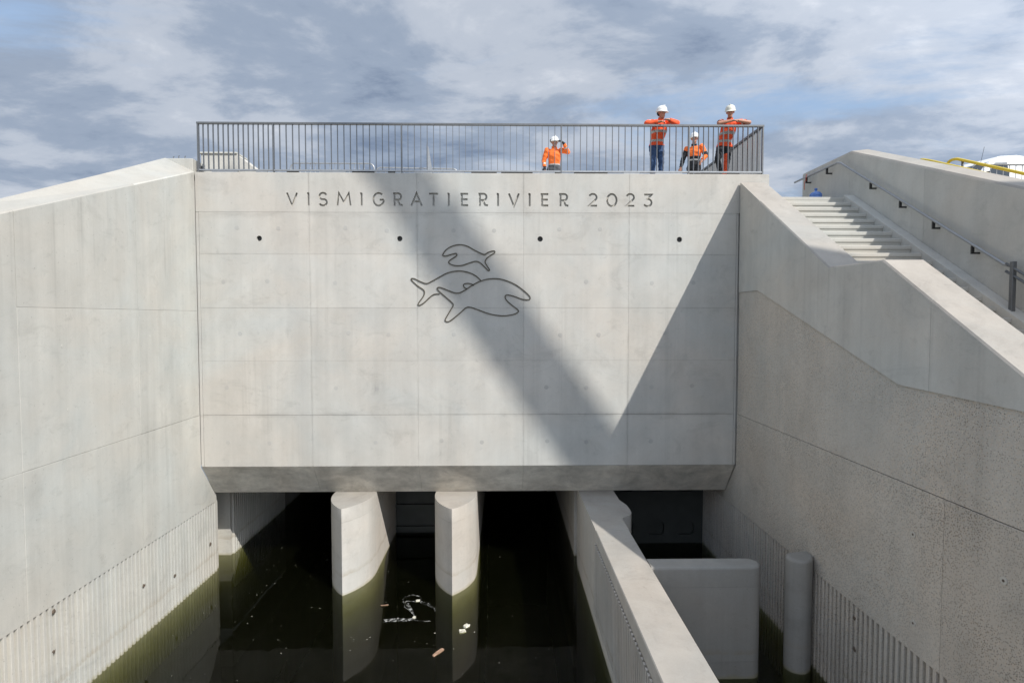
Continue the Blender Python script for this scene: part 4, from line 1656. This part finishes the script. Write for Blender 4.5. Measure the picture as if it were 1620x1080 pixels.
    for k, (s_, zz) in enumerate(((1.22, 0.028), (1.17, 0.036), (1.06, 0.040), (1.06, 0.062), (1.00, 0.100), (0.84, 0.136), (0.55, 0.160), (0.2, 0.170))):
        ring = []
        for i in range(n):
            a = 2 * math.pi * i / n
            x, y = 0.108 * s_ * math.cos(a), 0.128 * s_ * math.sin(a)
            if k < 2:
                front = max(0.0, -math.sin(a)) ** 2
                y -= 0.035 * front
                if math.sin(a) > 0:
                    x *= 0.93; y *= 0.93
            zz2 = zz - (0.012 * max(0, -math.sin(a)) if k < 2 else 0)
            ring.append(hb.verts.new((x, y + 0.012, zz2)))
        rings.append(ring)
    for a, b in zip(rings, rings[1:]):
        for i in range(n):
            hb.faces.new((a[i], a[(i + 1) % n], b[(i + 1) % n], b[i]))
    hb.faces.new(rings[-1])
    hb.faces.new(rings[0][::-1])
    # crown ridge
    box(hb, -0.014, 0.014, -0.075, 0.095, 0.150, 0.180, 0.008)
    hel = local('helmet', hb, style.get('helmet', M['helmet']), root, False)
    for p in hel.data.polygons:
        p.use_smooth = True
    hel.matrix_local = Matrix.Translation(hd) @ rot.to_4x4()
    if style.get('hair'):
        hb = nb()
        hull(hb, ell((0, 0.055, -0.005), (0.083, 0.062, 0.06), 8))
        h = local('hair', hb, M['hair'], root, True)
        h.matrix_local = Matrix.Translation(hd) @ rot.to_4x4()
    if style.get('muffs'):
        for s in (-1, 1):
            hb = nb()
            hull(hb, ell((s * 0.108, 0.02, 0.05), (0.022, 0.032, 0.036), 6))
            h = local('ear_muff', hb, M['rubber'], root, True)
            h.matrix_local = Matrix.Translation(hd) @ rot.to_4x4()
    for s in (-1, 1):
        hb = nb()
        hull(hb, ell((s * 0.031, -0.078, 0.014), (0.011, 0.008, 0.008), 5))
        h = local('eye', hb, M['eye'], root, True)
        h.matrix_local = Matrix.Translation(hd) @ rot.to_4x4()
    hb = nb()
    hull(hb, ell((0, -0.086, -0.058), (0.022, 0.006, 0.005), 5))
    h = local('mouth', hb, M['hole'], root, True)
    h.matrix_local = Matrix.Translation(hd) @ rot.to_4x4()
    return root


def base_joints(**kw):
    J = dict(pelvis=(0, 0.06, 0.95), waist=(0, 0.02, 1.08), chest=(0, -0.05, 1.27), neck=(0, -0.10, 1.50), head=(0, -0.13, 1.62),
             sh_l=(-0.185, -0.07, 1.41), sh_r=(0.185, -0.07, 1.41),
             el_l=(-0.30, 0.0, 1.12), el_r=(0.30, 0.0, 1.12), wr_l=(-0.28, -0.10, 0.90), wr_r=(0.28, -0.10, 0.90),
             hand_l=(-0.27, -0.15, 0.75), hand_r=(0.27, -0.15, 0.75),
             hip_l=(-0.095, 0.06, 0.91), hip_r=(0.095, 0.06, 0.91), kn_l=(-0.10, 0.03, 0.50), kn_r=(0.10, 0.03, 0.50),
             an_l=(-0.11, 0.07, 0.09), an_r=(0.11, 0.07, 0.09), toe_l=(-0.13, -0.10, 0.04), toe_r=(0.13, -0.10, 0.04))
    J.update(kw)
    return J


def bands(levels, half=0.026):
    def f(c, g, t):
        ids = np.zeros(len(c))
        tor = (g == 'torso') | (g == 'pelvis') | (g == 'thigh')
        for zl in levels:
            ids[tor & (np.abs(c[:, 2] - zl) < half)] = 1
        ids[(g == 'uarm') & (np.abs(t - 0.5) < 0.07)] = 1
        return ids
    return f


def build_people():
    plain = lambda c, g, t: np.zeros(len(c))
    # leaning on the rail, long sleeves, jeans
    person('worker in orange jacket and blue jeans leaning both forearms on the railing', (3.72, 13.80, DECK),
           base_joints(pelvis=(-0.01, 0.04, 0.93), waist=(-0.01, -0.03, 1.05), chest=(0.0, -0.16, 1.20), sh_l=(-0.19, -0.22, 1.36), sh_r=(0.19, -0.22, 1.37),
                       neck=(0.01, -0.27, 1.43), head=(0.015, -0.31, 1.555),
                       el_l=(-0.36, -0.40, 1.295), el_r=(0.35, -0.41, 1.30), wr_l=(-0.10, -0.50, 1.30), wr_r=(0.14, -0.48, 1.355),
                       hand_l=(0.08, -0.50, 1.30), hand_r=(-0.02, -0.46, 1.37),
                       hip_l=(-0.09, 0.04, 0.89), hip_r=(0.085, 0.04, 0.89), kn_l=(-0.09, 0.0, 0.48), kn_r=(0.10, 0.0, 0.48)),
           dict(hem=0.90, jacket_mats=[M['red_orange'], M['silver']], jacket_pick=bands((1.00, 1.17)),
                trouser_mats=[M['jeans']], trouser_pick=plain, hair=True, yaw=R(38), nod=R(8)))
    # arms folded on the rail, short sleeves, one knee out

    def tp(c, g, t):
        ids = np.zeros(len(c))
        ids[(c[:, 0] > -0.06) & (c[:, 0] < 0.06) & (c[:, 2] < 0.72) & ((g == 'thigh') | (g == 'shin'))] = 1
        return ids
    person('worker in orange short-sleeved vest with bare forearms folded on the railing near its corner', (5.37, 13.80, DECK),
           base_joints(pelvis=(-0.02, 0.04, 0.93), waist=(-0.02, -0.03, 1.06), chest=(0.0, -0.15, 1.22), sh_l=(-0.19, -0.23, 1.37), sh_r=(0.20, -0.23, 1.38),
                       neck=(-0.01, -0.28, 1.46), head=(-0.03, -0.34, 1.575),
                       el_l=(-0.32, -0.42, 1.30), el_r=(0.39, -0.42, 1.32), wr_l=(-0.06, -0.49, 1.335), wr_r=(0.13, -0.44, 1.355),
                       hand_l=(0.15, -0.50, 1.335), hand_r=(-0.06, -0.44, 1.37),
                       hip_l=(-0.10, 0.03, 0.89), hip_r=(0.085, 0.05, 0.89), kn_l=(-0.24, -0.14, 0.56), kn_r=(0.05, 0.03, 0.48),
                       an_l=(-0.05, 0.12, 0.24), an_r=(0.02, 0.08, 0.09), toe_l=(0.02, 0.05, 0.08), toe_r=(0.01, -0.10, 0.04)),
           dict(hem=0.88, short=0.72, jacket_mats=[M['red_orange'], M['silver']], jacket_pick=bands((1.00, 1.15)), helmet=M['helmet_old'],
                trouser_mats=[M['dark_cloth'], M['red_orange']], trouser_pick=tp, yaw=R(-25), nod=R(14), muffs=False))

    # hand raised to the helmet
    def jc(c, g, t):
        ids = np.zeros(len(c))
        ids[((g == 'torso') | (g == 'pelvis') | (g == 'thigh')) & (c[:, 2] < 1.03)] = 1
        ids[(np.abs(c[:, 2] - 1.02) < 0.016) & (g != 'farm') & (g != 'uarm')] = 2
        ids[(g == 'farm') & (np.abs(t - 0.5) < 0.07)] = 2
        return ids
    person('worker in orange jacket behind the railing raising a gloved hand to the white helmet', (1.44, 16.0, DECK),
           base_joints(chest=(0.0, -0.03, 1.27), sh_l=(-0.20, -0.03, 1.40), sh_r=(0.19, -0.03, 1.41), neck=(0, -0.06, 1.50), head=(0.0, -0.08, 1.60),
                       el_l=(-0.29, 0.02, 1.12), wr_l=(-0.27, -0.06, 0.93), hand_l=(-0.26, -0.10, 0.80),
                       el_r=(0.37, -0.10, 1.34), wr_r=(0.24, -0.22, 1.54), hand_r=(0.09, -0.22, 1.66)),
           dict(hem=0.86, jacket_mats=[M['orange'], M['grey_cloth'], M['silver']], jacket_pick=jc, gloves=True,
                trouser_mats=[M['dark_cloth']], trouser_pick=plain, muffs=True, yaw=R(20)))

    # dark-collared jacket, walking
    def jd(c, g, t):
        ids = np.zeros(len(c))
        ids[((g == 'torso') | (g == 'pelvis') | (g == 'thigh')) & (c[:, 2] < 1.17)] = 1
        ids[((g == 'farm') | ((g == 'uarm') & (t > 0.2))) & (c[:, 0] < 0)] = 1
        ids[(g == 'uarm') & (c[:, 0] > 0) & (t > 0.6)] = 1
        ids[(g == 'neck') | ((g == 'torso') & (c[:, 2] > 1.43))] = 1
        ids[(np.abs(c[:, 2] - 1.08) < 0.02) & (g == 'torso')] = 2
        return ids
    person('worker in black and orange jacket standing back from the railing, below the two leaning ones', (5.24, 15.7, DECK),
           base_joints(chest=(0.02, -0.03, 1.27), sh_l=(-0.18, -0.03, 1.39), sh_r=(0.21, -0.03, 1.41), neck=(0.02, -0.07, 1.50), head=(0.03, -0.10, 1.625),
                       el_l=(-0.28, -0.02, 1.13), wr_l=(-0.33, -0.06, 0.90), hand_l=(-0.34, -0.10, 0.76),
                       el_r=(0.32, 0.0, 1.16), wr_r=(0.24, -0.18, 1.0), hand_r=(0.20, -0.26, 0.90)),
           dict(hem=0.84, jacket_mats=[M['orange'], M['dark_cloth'], M['silver']], jacket_pick=jd,
                trouser_mats=[M['dark_cloth'], M['orange']], trouser_pick=plain, yaw=R(15))).rotation_euler = (0, 0, R(-28))


build_people()

# ------------------------------------------------------------------ things afloat
def build_debris():
    # crumpled clear film: loops and trailing strands with slack sheets between
    rng = random.Random(4)
    bm = nb()

    def strand(pts, r, closed=False):
        c = catmull([Vector((x, y, 0.006)) for x, y in pts], 6, closed)
        c = [p + Vector((rng.uniform(-1, 1) * 0.012, rng.uniform(-1, 1) * 0.012, rng.uniform(-0.004, 0.008))) for p in c]
        tube(bm, c, [r * rng.uniform(0.4, 1.5) for _ in c], 5, closed)
    strand([(-2.16, 12.20), (-2.18, 12.38), (-2.03, 12.50), (-1.86, 12.44), (-1.80, 12.30), (-1.90, 12.22), (-2.05, 12.24)], 0.007, True)
    strand([(-2.10, 12.24), (-2.12, 12.02), (-1.98, 11.84), (-1.86, 11.66), (-1.80, 11.50), (-1.92, 11.43), (-2.2, 11.42), (-2.45, 11.37)], 0.008)
    strand([(-2.05, 12.12), (-1.93, 11.88), (-1.84, 11.62), (-1.78, 11.48)], 0.006)
    strand([(-1.88, 12.26), (-1.74, 12.12), (-1.58, 12.02), (-1.40, 11.84)], 0.007)
    strand([(-1.82, 12.22), (-1.64, 12.14), (-1.50, 11.98), (-1.42, 11.80)], 0.005)
    strand([(-2.44, 11.47), (-2.2, 11.52), (-1.95, 11.50), (-1.80, 11.53)], 0.006)
    strand([(-1.80, 11.44), (-1.62, 11.40), (-1.48, 11.41)], 0.005)

    def sheet(poly):
        vs = [bm.verts.new((x, y, 0.004 + rng.uniform(0, 0.006))) for x, y in poly]
        f = bm.faces.new(vs)
        r_ = bmesh.ops.extrude_face_region(bm, geom=[f])
        for q in r_['geom']:
            if isinstance(q, bmesh.types.BMVert):
                q.co.z += 0.003
    sheet([(-2.43, 11.39), (-2.2, 11.43), (-1.95, 11.44), (-1.82, 11.5), (-1.95, 11.5), (-2.2, 11.52), (-2.42, 11.46)])
    sheet([(-2.1, 12.1), (-2.0, 11.9), (-1.88, 11.66), (-1.84, 11.64), (-1.93, 11.9), (-2.05, 12.14)])
    tag(obj('plastic_film', bm, M['film']), 'crumpled strip of clear plastic film floating between the two piers', 'litter')

    def chunk(name, x, y, l, w, h, rot, mat, label, cat):
        b = nb()
        box(b, -l / 2, l / 2, -w / 2, w / 2, -h * 0.4, h * 0.6)
        bmesh.ops.subdivide_edges(b, edges=list(b.edges), cuts=1, use_grid_fill=True)
        for v in b.verts:
            v.co += Vector((rng.uniform(-1, 1) * l * .10, rng.uniform(-1, 1) * w * .18, rng.uniform(-1, 1) * h * .2))
        o = obj(name, b, mat)
        o.location = (x, y, 0.002)
        o.rotation_euler = (0, 0, rot)
        tag(o, label, cat)
    chunk('wood_block', -1.198, 10.307, 0.24, 0.06, 0.03, R(55), M['wood'], 'reddish piece of wood floating in front of the piers', 'wood')
    chunk('wood_stick', -2.554, 12.068, 0.15, 0.025, 0.02, R(8), M['wood'], 'small tan stick floating beside the crumpled film', 'stick')
    chunk('foam_lump', -0.73, 11.20, 0.11, 0.08, 0.05, R(50), M['foam'], 'cream lump of foam floating below the second pier, the upper of the pair', 'foam')
    chunk('foam_lump', -0.80, 11.02, 0.12, 0.07, 0.05, R(20), M['foam'], 'cream lump of foam floating below the second pier, the lower of the pair', 'foam')
    chunk('foam_lump', -1.86, 12.25, 0.08, 0.05, 0.03, R(10), M['foam'], 'small pale foam lump caught on the upper bend of the film', 'foam')
    chunk('foam_lump', -1.83, 11.55, 0.06, 0.05, 0.03, R(70), M['foam'], 'small pale foam lump caught on the lower bend of the film', 'foam')
    # drifting specks, beyond counting
    b = nb()
    for k in range(280):
        x = rng.uniform(-6.8, 1.75)
        y = rng.uniform(7.5, 15.5)
        if (abs(x + 3.575) < 0.52 or abs(x + 1.125) < 0.52) and y > 12.2:
            continue
        s = rng.choice((0.0035, 0.004, 0.005, 0.006, 0.009)) * (1.5 if rng.random() < 0.08 else 1)
        a0 = rng.uniform(0, 6)
        e = rng.uniform(0.4, 1)
        vs = [b.verts.new((x + s * math.cos(a0 + i * 1.2566), y + s * e * math.sin(a0 + i * 1.2566), 0.003)) for i in range(5)]
        top = b.verts.new((x, y, 0.003 + s * 0.4))
        for i in range(5):
            b.faces.new((vs[i], vs[(i + 1) % 5], top))
    o = obj('floating_specks', b, M['foam'])
    o["kind"] = "stuff"
    o["label"] = 'pale specks of scum drifting on the dark water'


build_debris()

# ------------------------------------------------------------------ mobile crane behind the viewer; its boom throws the diagonal shadow
def build_crane():
    T = 36.0
    off = TO_SUN * T
    wa, wb = Vector((-2.26, YW, 9.27)), Vector((1.86, YW, 3.42))
    d = (wb - wa).normalized()
    pt = lambda z: wa + d * ((z - wa.z) / d.z) + off
    tip, foot = pt(13.5), pt(6.2 - off.z)
    gz = 4.5
    t = thing('mobile_crane', 'mobile crane with long raised boom standing behind the viewer', 'crane', (foot.x, foot.y, gz))
    ax = (tip - foot).normalized()
    L_ = (tip - foot).length
    up = Vector((0, 1, 0))
    sd = ax.cross(up).normalized()
    for k, (a, b_, w) in enumerate(((0.0, 0.34, 0.78), (0.33, 0.62, 0.70), (0.61, 0.84, 0.62), (0.83, 1.0, 0.53))):
        bm = nb()
        vs = []
        for f in (a, b_):
            c = foot + ax * L_ * f
            vs.append([bm.verts.new(c + sd * (w / 2) * u + up * (w / 2) * v) for u, v in ((-1, -1), (1, -1), (1, 1), (-1, 1))])
        bm.faces.new(vs[0]); bm.faces.new(vs[1][::-1])
        for i in range(4):
            bm.faces.new((vs[0][i], vs[1][i], vs[1][(i + 1) % 4], vs[0][(i + 1) % 4]))
        obj('boom_section', bm, M['crane'], t)
    # lug on the boom
    c = Vector((-0.02, YW, 5.25)) + off
    bm = nb()
    box(bm, c.x - 0.22, c.x + 0.5, c.y - 0.12, c.y + 0.12, c.z - 0.14, c.z + 0.14)
    obj('winch_lug', bm, M['crane_grey'], t)
    bm = nb()
    tube(bm, [tip, tip + Vector((0.9, 0, -14))], 0.016, 6)
    obj('hoist_rope', bm, M['crane_grey'], t)
    x, y = foot.x, foot.y
    bm = nb()
    box(bm, x - 6.5, x + 5.5, y - 1.4, y + 1.4, gz + 0.8, gz + 1.6, 0.1)
    obj('carrier', bm, M['crane'], t)
    bm = nb()
    box(bm, x - 1.5, x + 3.2, y - 1.4, y + 1.4, gz + 1.7, gz + 3.2, 0.1)
    obj('superstructure', bm, M['crane'], t)
    bm = nb()
    box(bm, x + 3.3, x + 4.8, y - 1.5, y + 1.5, gz + 1.7, gz + 3.4, 0.05)
    obj('counterweight', bm, M['crane_grey'], t)
    bm = nb()
    prism(bm, [(x - 6.5, gz + 1.65), (x - 6.5, gz + 2.4), (x - 5.9, gz + 3.2), (x - 4.4, gz + 3.2), (x - 4.4, gz + 1.65)], 'y', y - 1.3, y + 1.3, 0.05)
    obj('cab', bm, M['crane'], t)
    for wx in (-5.4, -3.8, 0.4, 2.0, 3.6):
        for s in (-1, 1):
            bm = nb()
            bmesh.ops.create_cone(bm, cap_ends=True, segments=20, radius1=0.75, radius2=0.75, depth=0.5, matrix=Matrix.Translation((x + wx, y + s * 1.2, gz + 0.75)) @ Matrix.Rotation(R(90), 4, 'X'))
            obj('wheel', bm, M['rubber'], t)


build_crane()
